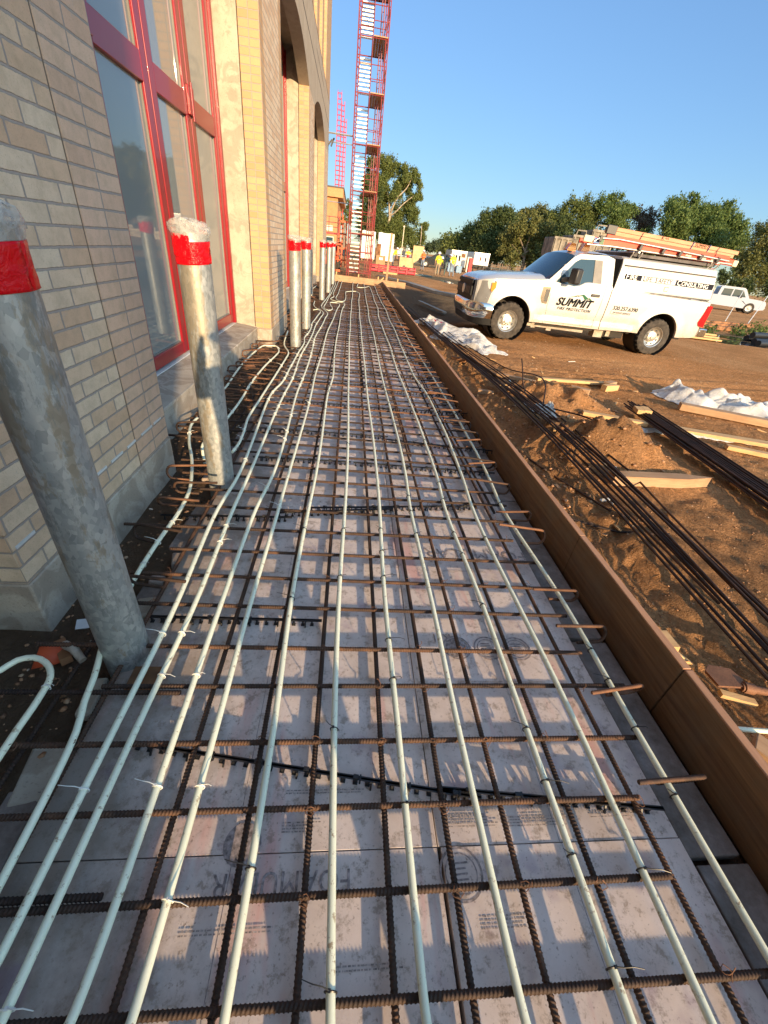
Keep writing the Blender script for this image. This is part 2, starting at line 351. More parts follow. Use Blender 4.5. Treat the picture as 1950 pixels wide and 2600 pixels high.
# soil
t = NT('gravel_soil'); p = t.world(); f = t.noise(p, .55, 7, .65); c = t.ramp(f, [(.30, (.43,.225,.10)), (.52, (.60,.32,.148)), (.72, (.68,.40,.20))])
g = t.n('TexVoronoi', Scale=42.0); t.t.links.new(p, g.inputs['Vector']); g2 = t.n('TexVoronoi', Scale=110.0); t.t.links.new(p, g2.inputs['Vector'])
c = t.mix(.42, c, t.mix(1.0, c, t.ramp(g.outputs['Color'], [(0, (.35,.30,.26)), (.5, (.9,.85,.8)), (1, (1.7,1.6,1.5))]), 'MULTIPLY'))
c = t.mix(.35, c, t.mix(1.0, c, t.ramp(g2.outputs['Color'], [(0, (.4,.35,.3)), (1, (1.6,1.5,1.4))]), 'MULTIPLY'))
s_ = t.n('SeparateXYZ'); t.t.links.new(p, s_.inputs[0])
inx = t.ramp(t.math('MULTIPLY', s_.outputs[0], .1), [(.23, 1.0), (.42, 0.0)]); wet = t.noise(p, .8, 6, .7)
c = t.mix(t.math('MULTIPLY', t.math('MINIMUM', inx, 1.0), t.ramp(wet, [(.42, .05), (.64, .6)])), c, (.20,.125,.075))
pud = t.noise(p, .17, 4, .5); c = t.mix(t.ramp(pud, [(.58, 0), (.68, .4)]), c, (.20,.12,.07))
# damp dark mud in the slab pit and in the trench beyond the rod heap
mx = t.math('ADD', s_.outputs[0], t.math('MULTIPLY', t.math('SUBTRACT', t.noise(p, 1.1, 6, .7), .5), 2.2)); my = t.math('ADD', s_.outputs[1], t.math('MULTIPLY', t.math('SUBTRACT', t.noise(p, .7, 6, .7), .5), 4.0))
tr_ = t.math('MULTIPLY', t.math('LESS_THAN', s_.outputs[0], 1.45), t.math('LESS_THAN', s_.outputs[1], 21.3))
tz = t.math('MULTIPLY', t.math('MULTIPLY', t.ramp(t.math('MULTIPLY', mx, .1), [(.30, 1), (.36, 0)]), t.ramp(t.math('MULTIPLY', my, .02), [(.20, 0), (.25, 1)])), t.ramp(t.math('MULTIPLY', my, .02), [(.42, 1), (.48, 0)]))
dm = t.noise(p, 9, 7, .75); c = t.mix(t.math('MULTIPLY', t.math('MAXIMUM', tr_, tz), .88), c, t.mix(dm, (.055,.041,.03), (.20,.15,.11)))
h = t.math('ADD', t.math('MULTIPLY', g2.outputs['Distance'], -.25), t.math('ADD', t.noise(p, 28, 8, .8), t.math('MULTIPLY', t.noise(p, 6, 8, .75), 2.2)))
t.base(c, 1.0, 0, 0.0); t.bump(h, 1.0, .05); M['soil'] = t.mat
t = NT('pebble'); c = t.ramp(t.island(), [(0, (.16,.085,.045)), (.4, (.34,.175,.085)), (.8, (.44,.24,.125)), (.97, (.48,.33,.21)), (1, (.62,.54,.44))]); t.base(c, .85); M['pebble'] = t.mat
t = NT('dark_mud'); p = t.world(); c = t.ramp(t.noise(p, 8, 7, .7), [(.3, (.035,.026,.02)), (.7, (.10,.07,.05))]); t.base(c, .85); t.bump(t.noise(p, 25, 6, .7), .8, .03); M['mud'] = t.mat
t = NT('puddle_water'); t.base((.05,.045,.04), .03, 0, .5); M['water'] = t.mat
def leafmat(name, cols, tr=.35):
    t = NT(name); c = t.ramp(t.island(), cols); t.base(c, .6, 0, .25)
    tl = t.n('BsdfTranslucent'); t.set(tl.inputs[0], c); ms = t.n('MixShader'); ms.inputs[0].default_value = tr
    t.t.links.new(t.b.outputs[0], ms.inputs[1]); t.t.links.new(tl.outputs[0], ms.inputs[2]); t.t.links.new(ms.outputs[0], t.out.inputs[0]); return t.mat
M['leaf'] = leafmat('leaves', [(0, (.065,.085,.022)), (.5, (.12,.15,.038)), (1, (.19,.215,.06))])
M['leaf_o'] = leafmat('olive_leaves', [(0, (.095,.105,.028)), (.5, (.155,.16,.045)), (1, (.21,.205,.07))])
M['leaf_d'] = leafmat('dark_leaves', [(0, (.035,.055,.018)), (.5, (.07,.098,.03)), (1, (.12,.145,.045))])
M['leaf_b'] = leafmat('brown_twigs', [(0, (.07,.05,.035)), (.5, (.10,.075,.05)), (1, (.12,.10,.06))])
M['leaf_w'] = leafmat('willow_leaves', [(0, (.06,.10,.026)), (.5, (.11,.16,.04)), (1, (.165,.215,.06))])
M['leaf_f'] = leafmat('distant_leaves', [(0, (.05,.075,.035)), (.5, (.07,.095,.045)), (1, (.09,.12,.05))])
M['bark'] = plain('bark', (.22,.17,.12), .9, var=.3, nscale=9); M['bark_p'] = plain('pale_bark', (.38,.31,.22), .9, var=.3, nscale=4)
# vehicles and steel
M['white'] = paint('white_car_paint', (.60,.59,.55), .25, .8, .06); M['white2'] = paint('white_truck_paint', (.42,.45,.50), .3, .7, .08)
t = NT('white_body_paint'); p = t.world(); sz = t.n('SeparateXYZ'); t.t.links.new(p, sz.inputs[0]); f = t.noise(p, 4, 7, .75)
mud = t.math('MULTIPLY', t.ramp(t.math('ADD', sz.outputs[2], t.math('MULTIPLY', t.math('SUBTRACT', f, .5), .7)), [(.38, .75), (.78, 0)]), t.ramp(t.noise(p, 30, 5, .7), [(.3, .4), (.6, 1)]))
t.base(t.mix(mud, t.mix(t.ramp(f, [(.5, 0), (.8, .08)]), (.53,.52,.485), (.4,.33,.25)), (.36,.22,.12)), .27); t.b.inputs['Coat Weight'].default_value = .7; M['white'] = t.mat
M['chrome'] = NT('chrome').base((.62,.60,.56), .13, 1.0); M['alloy'] = plain('wheel_steel', (.55,.53,.48), .32, .8, var=.12, nscale=12)
M['tyre'] = plain('dusty_tyre', (.055,.045,.035), .9, var=.35, nscale=14); M['trim'] = plain('black_trim', (.012,.0115,.011), .6, 0, .25)
M['under'] = plain('underbody', (.03,.025,.02), .85); M['carglass'] = NT('car_glass').base((.03,.06,.075), .03, 0, .6)
M['lens_r'] = paint('red_lens', (.5,.008,.012), .12, .9, .0); M['lens_o'] = paint('amber_lens', (.75,.22,.02), .15, .9, .0); M['lens_c'] = plain('clear_lens', (.26,.26,.255), .1, .2)
M['grey_trim'] = plain('grey_trim', (.20,.185,.16), .6); M['ink'] = plain('dark_lettering', (.012,.013,.017), .9, 0, .08, var=0); M['ink_w'] = plain('white_lettering', (.75,.75,.73), .5, var=0)
M['green'] = plain('green_logo', (.035,.12,.06), .9, 0, .1, var=0); M['navy_f'] = plain('grey_band', (.020,.022,.030), .9, 0, .08, var=.02)
M['seam'] = plain('panel_gap', (.05,.045,.04), .8, var=0)
M['lad'] = plain('orange_fibreglass', (.72,.06,.015), .5); M['alu'] = plain('aluminium', (.60,.58,.54), .35, .7)
M['blue'] = plain('blue_tape', (.05,.17,.40), .5); M['grn'] = plain('green_tape', (.05,.14,.06), .5); M['cream'] = plain('cream_plastic', (.62,.55,.38), .6)
M['tower'] = paint('red_scaffold_paint', (.24,.03,.028), .45, .2, .35); M['mast'] = paint('crimson_mast_paint', (.55,.015,.045), .4, .3, .1)
M['orange'] = paint('orange_machine_paint', (.62,.10,.025), .45, .3, .15); M['orange_wall'] = plain('orange_brick', (.48,.23,.10), .9, var=.1, nscale=3)
M['cornice'] = plain('tan_cornice', (.50,.26,.11), .85); M['roofm'] = plain('dark_metal', (.06,.05,.045), .6)
M['wrap'] = plain('white_wrap', (.70,.67,.62), .5, var=.06, nscale=2, bumps=.2); M['wrap_s'] = plain('lilac_side', (.42,.37,.36), .6)
M['card'] = plain('cardboard', (.38,.21,.10), .8); M['redsteel'] = paint('red_steel', (.42,.02,.035), .45, .2, .2)
M['hop'] = plain('weathered_hopper', (.27,.235,.18), .85, var=.35, nscale=3.5); M['rust'] = plain('rust_panel', (.26,.12,.05), .9, var=.4, nscale=4); M['hopd'] = plain('dark_hopper', (.12,.11,.11), .8, var=.3, nscale=3)
M['skin'] = plain('skin', (.42,.24,.16), .55); M['yellow'] = plain('hi_vis_yellow', (.72,.72,.02), .7, var=.05); M['org_shirt'] = plain('hi_vis_orange', (.75,.17,.03), .7, var=.05)
M['jeans'] = plain('blue_jeans', (.17,.22,.28), .9); M['khaki'] = plain('khaki', (.30,.23,.15), .9); M['dkgreen'] = plain('dark_green_cloth', (.10,.14,.12), .9)
M['boot'] = plain('boots', (.16,.10,.05), .8); M['hat'] = plain('white_hard_hat', (.75,.73,.70), .35); M['reflect'] = plain('silver_band', (.35,.36,.30), .4); M['eye'] = plain('eye', (.01,.01,.01), .2, var=0)
M['trailer'] = plain('trailer_white', (.66,.65,.62), .4); M['trailer_t'] = plain('trailer_cream', (.60,.56,.46), .5); M['suv'] = paint('black_car_paint', (.02,.022,.025), .2, .8, .1)
M['bluebox'] = plain('blue_box', (.14,.25,.36), .5); M['hut_red'] = plain('red_awning', (.55,.03,.03), .6); M['stone'] = plain('pale_block', (.50,.40,.28), .9, var=.2, nscale=5)
M['orange_cloth'] = plain('orange_tag', (.65,.10,.03), .6)
# ================================================================== SETTING: ground
FX, BX, WX = -1.24, -1.49, -1.85          # facade face, back of brick, window plane
PIERS = [(-4.3, -3.2), (1.31, 2.83), (7.25, 9.05), (13.75, 15.4), (20.1, 22.7)]
BAYS = [(-3.2, 1.31), (2.83, 7.25), (9.05, 13.75), (15.4, 20.1)]
MOUNDS = [(2.62, 5.45, .16, .50, .45), (2.95, 5.05, .17, .42, .38), (2.45, 3.62, .26, .42, .42), (2.78, 3.40, .20, .36, .34), (2.15, 3.95, .12, .4, .5), (1.95, 4.9, .10, .35, .5),
          (1.8, 2.9, .06, .3, .8), (1.75, 7.5, .10, .3, .6), (2.0, 2.0, .03, .3, .4)]
def vnoise(x, y, seed=0):
    def h(i, j):
        n = np.sin(i*127.1 + j*311.7 + seed*74.7)*43758.5453; return n - np.floor(n)
    i = np.floor(x); j = np.floor(y); u = x-i; v = y-j; u = u*u*(3-2*u); v = v*v*(3-2*v)
    return (h(i,j)*(1-u)+h(i+1,j)*u)*(1-v) + (h(i,j+1)*(1-u)+h(i+1,j+1)*u)*v
def fbm(x, y, o=4, seed=0):
    s = 0; a = .5; f = 1.0
    for k in range(o): s = s + a*(vnoise(x*f, y*f, seed+k) - .5); a *= .5; f *= 2.03
    return s
def ground_h(x, y):
    x = np.asarray(x, float); y = np.asarray(y, float)
    near = np.exp(-((np.maximum(0, y-7))/3)**2) * np.exp(-(np.maximum(0, x-4)/2.0)**2)
    z = -.012 + .03*fbm(x*.8, y*.8, 3, 3) + near*(.05*fbm(x*2.2, y*2.2, 4, 5) + .035*fbm(x*17, y*17, 3, 19) + .045*fbm(x*9, y*9, 3, 9)*np.exp(-(np.maximum(0, x-3.2)/.8)**2)) + .022*sum(-np.exp(-((y - y0 - .05*(x-5) - .12*np.sin(x*.8+k))/.11)**2) + .8*np.exp(-((y - y0 + .2 - .05*(x-5) - .12*np.sin(x*.8+k))/.10)**2) for k, y0 in enumerate((7.1, 7.5, 8.6, 6.3)))*(x > 2.6)*(x < 12)
    z = z + (-.05)*np.exp(-((x-1.75)/.35)**2)*(y < 21)
    z = z - .14*np.exp(-((x-2.4)/.7)**2)*np.exp(-((y-15)/3.0)**2)
    for mx, my, hh, rx, ry in MOUNDS:
        d = ((x-mx)/rx)**2 + ((y-my)/ry)**2
        z = z + hh*np.exp(-d*1.3)*(1 + 1.3*fbm(x*5, y*5, 5, 12)) + .10*np.exp(-d)*fbm(x*13, y*13, 3, 31)
    pit = (x < 1.45) & (x > -1.9) & (y < 21.3)
    zp = -.135 + .03*fbm(x*6, y*6, 4, 2) + np.where(x > 1.1, -.005, 0) + .03*(x < -.95)
    z = np.where(pit, zp, z)
    z = np.where(y > 30, z*np.clip(1-(y-30)/10, 0, 1) - .03*np.clip((y-30)/10, 0, 1), z)
    return z
_ghc = {}
def gh(x, y):
    k = (round(x, 4), round(y, 4))
    if k not in _ghc: _ghc[k] = float(ground_h(np.array([x]), np.array([y]))[0])
    return _ghc[k]
def axis(segs):
    out = []
    for a, b, st in segs: out += list(np.arange(a, b, st))
    return out
xs = axis([(-1500, -100, 350), (-100, -12, 11), (-12, -1.5, 1.5), (-1.5, -.8, .06), (-.8, 1.1, .19), (1.1, 1.44, .05)]) + [1.444, 1.452] + axis([(1.46, 5.2, .04), (5.2, 9, .09), (9, 20, .5), (20, 80, 5), (80, 300, 40), (300, 1900, 400)])
ys = axis([(-300, -12, 48), (-12, -.6, 1.2), (-.6, 7.2, .04), (7.2, 12, .1), (12, 21.2, .23)]) + [21.29, 21.31] + axis([(21.4, 40, .6), (40, 120, 8), (120, 400, 40), (400, 2500, 420)])
X, Y = np.meshgrid(xs, ys, indexing='ij'); Z = ground_h(X, Y)
nx_, ny_ = X.shape
me = bpy.data.meshes.new('ground'); idx = np.arange(nx_*ny_).reshape(nx_, ny_)
fs = np.stack([idx[:-1,:-1], idx[1:,:-1], idx[1:,1:], idx[:-1,1:]], -1).reshape(-1, 4)
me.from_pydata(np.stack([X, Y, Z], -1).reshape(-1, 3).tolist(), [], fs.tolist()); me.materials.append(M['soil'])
me.polygons.foreach_set('use_smooth', [True]*len(me.polygons)); me.update()
g = bpy.data.objects.new('ground', me); COL.objects.link(g); tag(g, kind='structure')
# loose stones over the soil
nr = np.random.RandomState(4)
def stones(name, n, xr, yr, smin, smax, reject, power=2.2):
    V = []; F = []
    base = np.array([(1,0,0),(-1,0,0),(0,1,0),(0,-1,0),(0,0,.8),(0,0,-.8),(.62,.62,.3),(-.62,-.62,.3),(.62,-.62,.3),(-.62,.62,.3)]); tri = [(4,6,9),(4,9,7),(4,7,8),(4,8,6),(0,6,8),(1,7,9),(2,9,6),(3,8,7),(5,0,3),(5,3,1),(5,1,2),(5,2,0),(0,2,6),(2,1,9),(1,3,7),(3,0,8)]
    xx = nr.uniform(*xr, n); yy = nr.uniform(*yr, n); zz = ground_h(xx, yy)
    for x, y, z in zip(xx.tolist(), yy.tolist(), zz.tolist()):
        if reject(x, y): continue
        s = smin + (smax-smin)*nr.rand()**power; a = nr.rand()*6.28; c_, s_2 = math.cos(a), math.sin(a)
        P = base*(nr.uniform(.65, 1.1, (10, 3)))*s*np.array([1, nr.uniform(.6, 1), nr.uniform(.5, .9)]); z = z + .15*s
        o = len(V)
        for p in P: V.append((x + p[0]*c_ - p[1]*s_2, y + p[0]*s_2 + p[1]*c_, z + p[2]*.8))
        F += [tuple(i+o for i in t_) for t_ in tri]
    m_ = bpy.data.meshes.new(name); m_.from_pydata(V, [], F); m_.materials.append(M['pebble']); m_.polygons.foreach_set('use_smooth', [True]*len(m_.polygons))
    o_ = bpy.data.objects.new(name, m_); COL.objects.link(o_); return tag(o_, 'loose brown gravel scattered over the bare soil', 'gravel', kind='stuff')
g1 = stones('gravel', 8000, (1.5, 5.2), (.3, 8), .003, .012, lambda x, y: x < 1.5)
stones('gravel', 3200, (2.5, 9), (4, 11), .006, .02, lambda x, y: False)
stones('gravel', 900, (1.6, 3.6), (2.2, 6.2), .008, .034, lambda x, y: not any(((x-a)/b)**2 + ((y-c)/d)**2 < 2.2 for a, c, _, b, d in MOUNDS), 2.6)
stones('gravel', 1500, (-1.5, -.86), (.2, 7), .004, .019, lambda x, y: x < -1.24 and (y < 2.85), 2.4)
stones('gravel', 900, (-1.5, 1.42), (.2, 9), .004, .014, lambda x, y: not (x < -.88 or x > 1.24))

# ================================================================== BUILDING
B = thing('brick_building', 'buff brick building with red glazed door bays and arched concrete openings along the left', 'building', (0,0,0))
Z0, ZS, ZL, ZT = .17, 4.5, 6.05, 12.0
m = MB(); ms = MB(); mh = MB(); mc = MB(); mi_ = MB(); msl = MB(); mw = MB(); mj = MB()
for k, (a, b) in enumerate(PIERS):
    a0 = a
    if k == 1:
        m = MB(); m.box(BX, FX, a, 2.368, Z0, ZS); m.build('wall', M['brick'], B, bevel=.004); ms.box(BX, FX, 2.382, b, Z0, ZS); msl.box(BX+.02, FX-.004, 2.366, 2.384, Z0-.3, ZS)
        # white flashing strips in a bed joint
        for j in range(8):
            y0 = 1.33 + j*.187
            if rng.random() < .8 and not (2.36 < y0+.09 < 2.39):
                mw = MB(); mw.box(FX-.004, FX+.004, y0, min(y0+rng.uniform(.1,.17), b-.01), .338, .350); mw.build('flashing_strip', M['white_strip'], B)
    else:
        m = MB(); m.box(BX, FX, a+.252, b-.252, Z0, ZS); m.build('wall', M['brick'], B, bevel=.004)
        for q0, q1 in ((a, a+.25), (b-.25, b)):
            mh = MB(); mh.box(BX, FX, q0, q1, Z0, ZS); mh.build('wall_edge', M['brick_head'], B, bevel=.004)
    mc.box(BX-.01, FX+.006, a-.006, b+.006, -.5, Z0 - .002 + .0*k)
    mi_ = MB(); mi_.box(-2.1, BX-.012, a+.0, b-.0, -.5, 6.4); mi_.build('concrete_jamb', M['concrete'], B, bevel=.01)
ms.build('wall_edge', M['brick_stack'], B, bevel=.004)
msl.build('joint_sealant', M['seal'], B); 
# stem walls and sills of the bays
for a, b in BAYS:
    mc.box(BX-.5, BX+.025, a+.006, b-.006, -.5, .155)
    mc.prism([(-2.0, .155), (BX+.025, .155), (BX+.018, .175), (-1.80, .215), (-2.0, .22)], 'y', a+.006, b-.006) if False else None
mc.build('foundation', M['conc_base'], B, bevel=.008)
for a, b in BAYS:
    sl = MB(); sl.prism([(-2.02, .156), (BX+.035, .156), (BX+.03, .185), (-1.78, .222), (-2.02, .225)], 'y', a+.004, b-.004); sl.build('sill', M['conc_base'], B, bevel=.006)
# arched spandrel (concrete) over each opening
sp = MB(); NS = 28
for a, b in BAYS:
    c = (a+b)/2; hw = (b-a)/2; rise = .44; Rr = (hw*hw + rise*rise)/(2*rise)
    P = [(a + (b-a)*i/NS) for i in range(NS+1)]; zz = [ZS + math.sqrt(Rr*Rr - (y-c)**2) - (Rr-rise) for y in P]
    sp.grid([[(FX, y, ZL) for y in P], [(FX, y, z) for y, z in zip(P, zz)]]); sp.grid([[(FX, y, z) for y, z in zip(P, zz)], [(BX, y, z) for y, z in zip(P, zz)]])
    sp.grid([[(BX, y, z) for y, z in zip(P, zz)], [(BX, y, ZL) for y in P]])
for a, b in PIERS: sp.box(BX, FX, a, b, ZS, ZL)
sp.build('arched_spandrel', M['conc_span'], B)
lin = MB(); lin.box(-2.1, BX-.012, -4.3, 22.7, 5.12, 6.4); lin.build('lintel', M['conc_span'], B)
for z in (5.36, ZL): mj.box(FX-.01, FX+.003, -4, 22.69, z-.012, z+.012)
for a, b in ((9.2, 13.6), (15.6, 20.0)): mj.box(FX-.01, FX+.003, a+.3, b-.9, 5.70, 5.715)
mj.build('score_joint', M['dark'], B)
up = MB(); up.box(-1.9, FX-.14, -4.3, 22.7, ZL, ZT); up.build('upper_wall', M['brick'], B)
for a, b in ((-4, 1), (2.9, 4.6), (6, 7.6), (9.0, 10.6), (12, 13.2), (13.9, 14.9), (15.9, 16.7), (17.9, 18.6), (20.0, 22.7)):
    pl = MB(); pl.box(FX-.14, FX, a, b, ZL+.014, ZT); pl.build('pilaster', M['brick_head'], B)
core = MB(); core.box(-14, -5.0, -4.3, 22.6, -.5, ZT-.1); core.box(-5.0, -1.9, -4.3, 22.5, 6.4, ZT-.1); core.box(-5.0, -1.9, -4.3, 22.5, -.5, .15); core.box(-5, -2.1, 22.4, 22.69, -.4, 6.4); core.build('interior', M['room'], B)
wing = MB(); wing.box(-14, 1.62, -9.5, -6.2, -.5, 8.0); wing.build('wall', M['brick'], B)  # unseen wing added behind the camera to shade the near pier and slab
wl = MB(); wl.beam((FX, 22.3, 4.75), (FX+.16, 22.3, 4.95), .05, .05); wl.obox((FX+.17, 22.3, 4.85), (.05, .16, .26), (0, .4, 0)); wl.ball((FX+.24, 22.2, 4.96), .035); wl.build('wall_lamp', M['black'], B)
# red glazed folding doors in each bay
def glazing(a, b, top):
    W = b-a-.06; fr = MB(); x0, x1 = WX-.05, WX+.05; bead = MB(); hi = MB(); dk = MB()
    y0 = a+.03; y1 = b-.03; zb, zt = .235, top; tr0, tr1 = 2.41, 2.60
    fr.box(x0-.02, x1+.03, y0, y0+.07, zb, zt); fr.box(x0-.02, x1+.03, y1-.07, y1, zb, zt); fr.box(x0, x1+.01, y0+.07, y1-.07, zt-.1, zt)
    panes = []; n = 4; lw = (y1-y0-.14)/n
    for k in range(n):
        la = y0+.07+k*lw + .012; lb = la+lw-.024; st = .12
        fr.box(x0, x1, la, la+st, zb+.02, zt-.1); fr.box(x0, x1, lb-st, lb, zb+.02, zt-.1)
        for q0, q1 in ((zb+.02, .375), (tr0, tr1), (zt-.22, zt-.1)): fr.box(x0+.002, x1-.002, la+st, lb-st, q0, q1)
        dk.box(x0+.01, x1-.02, lb, lb+.024, zb+.02, zt-.1)
        for q0, q1 in ((.375, tr0), (tr1, zt-.22)):
            panes.append((la+st, lb-st, q0, q1)); bead.box(x1-.04, x1-.022, lb-st-.014, lb-st, q0, q1); bead.box(x1-.04, x1-.022, la+st, lb-st-.014, q0, q0+.010)
        if k in (0, 2):
            hi.box(x1+.001, x1+.028, lb-.075, lb+.10, tr0+.02, tr1+.06); hi.lathe([(.012, tr0-.02), (.012, tr1+.09)], (x1+.03, lb+.012, 0), n=8)
    base = MB(); base.box(x0-.01, x1+.02, y0, y1, .224, .234)
    o = fr.build('door_frame', M['red'], B, bevel=.006)
    for la, lb, q0, q1 in panes:
        p_ = MB(); p_.box(WX-.012, WX+.012, la, lb, q0, q1); p_.build('pane', M['glass'], o, smooth=0)
    bead.build('glazing_bead', M['grey_trim'], o); hi.build('hinge', M['red'], o, bevel=.004); dk.build('gasket', M['seam'], o); base.build('threshold', M['white_strip'], o)
for a, b in BAYS[1:]: glazing(a, b, 5.0)
glazing(*BAYS[0], 5.0)
# ================================================================== FOAM BOARDS
ORD = ['first','second','third','fourth','fifth','sixth','seventh','eighth','ninth','tenth','eleventh','twelfth','thirteenth','fourteenth','fifteenth','sixteenth','seventeenth','eighteenth','nineteenth','twentieth']
FT = -.055
def decal(me, x, y, rz, parent, name='printed_text', z=.0012):
    o = inst(name, me, (x, y, FT + z), (0, 0, rz), parent=None); me.materials.clear(); me.materials.append(M['print'])
    o.parent = parent; o.location = (x-parent.location.x, y-parent.location.y, FT + z - parent.location.z); return o
boards = []
yb = [-1.98, .466, 2.905, 5.35, 7.79, 10.23, 12.67, 15.11, 17.55, 19.99, 21.2]
for i in range(len(yb)-1):
    for s, (xa, xb) in enumerate(((-.835, .358), (.369 if i == 0 else .3615, 1.178))):
        y0, y1 = yb[i]+.0015, yb[i+1]-.0015
        b = MB(); b.box(0, xb-xa, 0, y1-y0, -.05, 0)
        # shallow score line
        b.box((xb-xa)*.49-.0012, (xb-xa)*.49+.0012, .0, y1-y0, -.01, .0006, 1)
        o = b.build('foam_board', [M['foam'], M['print']], None, bevel=.003, loc=(xa, y0, FT + rng.uniform(-.003, .001)))
        side = 'against the bollards on the building side' if s == 0 else 'along the timber form'
        tag(o, 'dusty pink foam board %s, %s from the camera' % (side, ORD[i]), 'foam board', 'pink foam boards under the rebar'); boards.append(o)
def near_board(x, y):
    for o in boards:
        bb = o.bound_box
        if o.location.x + bb[0][0] <= x <= o.location.x + bb[6][0] and o.location.y + bb[0][1] <= y <= o.location.y + bb[6][1]: return o
    return boards[2]
def printed(txt, size, x, y, rz=math.pi, bold=.0, space=1.0):
    decal(text_mesh(txt, size, bold, 0, .0003, space=space), x, y, rz, near_board(x, y))
for y in (1.92, 4.4, 6.8): printed('FOAMULAR', .125, .86, y)
printed('R-1', .07, .52, 1.27); printed('FOAMULAR', .075, -.1, .40)
def ring_mb(r, ww, n=40):
    m = MB(); vs = []; 
    for k in range(n): a = 2*math.pi*k/n; vs += [(r*math.cos(a), r*math.sin(a), 0), ((r-ww)*math.cos(a), (r-ww)*math.sin(a), 0)]
    m.add(vs, [(2*k, (2*k+2) % (2*n), (2*k+3) % (2*n), 2*k+1) for k in range(n)]); return m
for x, y, inner in ((.585, 1.215, 'x'), (.735, 1.215, 'o'), (.88, 1.215, 'o'), (.70, 2.46, 'o'), (.85, 2.45, 'o'), (-.23, .49, 'd'), (.42, .40, 'o')):
    m = ring_mb(.066, .007)
    if inner == 'd':
        m = MB(); m.lathe([(.001, 0), (.055, 0)], n=20)
    if inner == 'x':
        m2 = ring_mb(.054, .05); m.add(m2.v, m2.f); m.box(-.008, .008, -.05, .05, 0, .0004) 
    if inner == 'o':
        m2 = ring_mb(.05, .004); m.add(m2.v, m2.f)
        for k in range(5): m.box(-.03, .03*rng.uniform(.2, 1), -.03+k*.013, -.025+k*.013, 0, .0003)
    decal(m.mesh('printed_mark', [M['print']]), x, y, rng.uniform(-.05, .05), near_board(x, y), 'printed_mark')
def fine_print(x, y, wdt, rows, cell=.0042):
    m = MB()
    for r in range(rows):
        u = 0
        while u < wdt*rng.uniform(.75, 1):
            l = rng.uniform(.003, .012); m.box(u, u+l, r*cell*1.9, r*cell*1.9+cell*.8, 0, .0003); u += l + rng.uniform(.0015, .004)
    o = decal(m.mesh('fine_print', [M['print']]), x, y, 0, near_board(x+.05, y+.02), 'fine_print'); o.data.materials.clear(); o.data.materials.append(M['print_f'])
for q in ((.40, .515, .17, 5), (.60, .512, .25, 4), (.9, .53, .2, 3), (.55, 1.02, .45, 3), (.62, 1.75, .3, 2), (-.12, .515, .12, 4), (-.12, .62, .3, 2), (-.35, .3, .3, 2), (.05, .22, .2, 2), (.48, 2.75, .3, 3), (.45, .28, .15, 4), (-.5, 3.6, .5, 3), (.5, 3.5, .4, 3), (.5, 5.2, .4, 3), (-.3, 1.9, .2, 2)): fine_print(*q)
# dirty grey foam strips filling most of the gap to the form
for i, (ya, yb_) in enumerate(((-.9, .40), (.42, 1.28), (1.30, 2.62), (2.64, 4.9), (4.95, 7.3), (7.35, 9.8), (9.9, 12.3))):
    b = MB(); b.box(0, .185, 0, yb_-ya, -.04, 0); o = b.build('foam_strip', M['foam_dirty'], None, bevel=.004, loc=(1.190 + rng.uniform(-.005, .012), ya, -.076 + rng.uniform(-.004, .004))); o.rotation_euler = (0, 0, rng.uniform(-.008, .008))
    tag(o, 'dark dirty foam strip between the pink boards and the timber form, %s from the camera' % ORD[i], 'foam strip', 'dirty foam strips along the timber form')
for i, (ya, yb_, xo) in enumerate(((-.5, .30, 0), (.34, .66, -.02), (1.32, 1.58, -.01), (1.9, 2.35, 0), (2.75, 3.3, .0), (3.4, 4.6, .0), (4.65, 6.4, 0))):
    b = MB(); b.box(0, .10, 0, yb_-ya, -.04, 0); o = b.build('foam_strip', M['foam_dirty'], None, bevel=.006, loc=(-.955 + xo, ya, -.088 + rng.uniform(-.008, .006))); o.rotation_euler = (rng.uniform(-.01, .01), rng.uniform(-.06, .06), rng.uniform(-.04, .04))
    tag(o, 'muddy grey foam strip in the trench on the building side, %s from the camera' % ORD[i], 'foam strip', 'muddy foam strips in the trench')
# trench debris left of the foam: broken foam and grey pads
for j, (x, y, sx, sy, sz, rz, mt) in enumerate(((-.86, 1.80, .08, .10, .05, .3, 'foam'), (-.91, 1.62, .07, .06, .06, .1, 'foam'), (-.885, 1.42, .09, .12, .07, 0, 'conc_base'), (-.90, .98, .06, .16, .05, .1, 'conc_base'), (-.93, .72, .12, .2, .03, .2, 'conc_base'), (-.98, 2.75, .1, .14, .05, .4, 'foam'), (-.90, 2.15, .08, .1, .05, .2, 'foam'))):
    b = MB(); b.obox((0,0,0), (sx, sy, sz)); o = b.build('foam_offcut' if mt == 'foam' else 'concrete_pad', M[mt], None, loc=(x, y, -.125+sz/2), bevel=.01); o.rotation_euler = (rng.uniform(-.15,.15), rng.uniform(-.2,.2), rz)
    lab = {0: 'broken pink foam chunk in the trench under the tube beside the near bollard', 1: 'small foam chunk with a pale top, next behind the bollard', 2: 'grey concrete pad behind the near bollard in the trench', 3: 'narrow grey pad at the left foot of the near bollard', 4: 'flat grey pad in the mud in front of the near bollard', 5: 'foam scrap beside the foot of the second bollard', 6: 'foam scrap halfway between the two near bollards'}[j]
    tag(o, lab, 'foam scrap' if mt == 'foam' else 'pad')

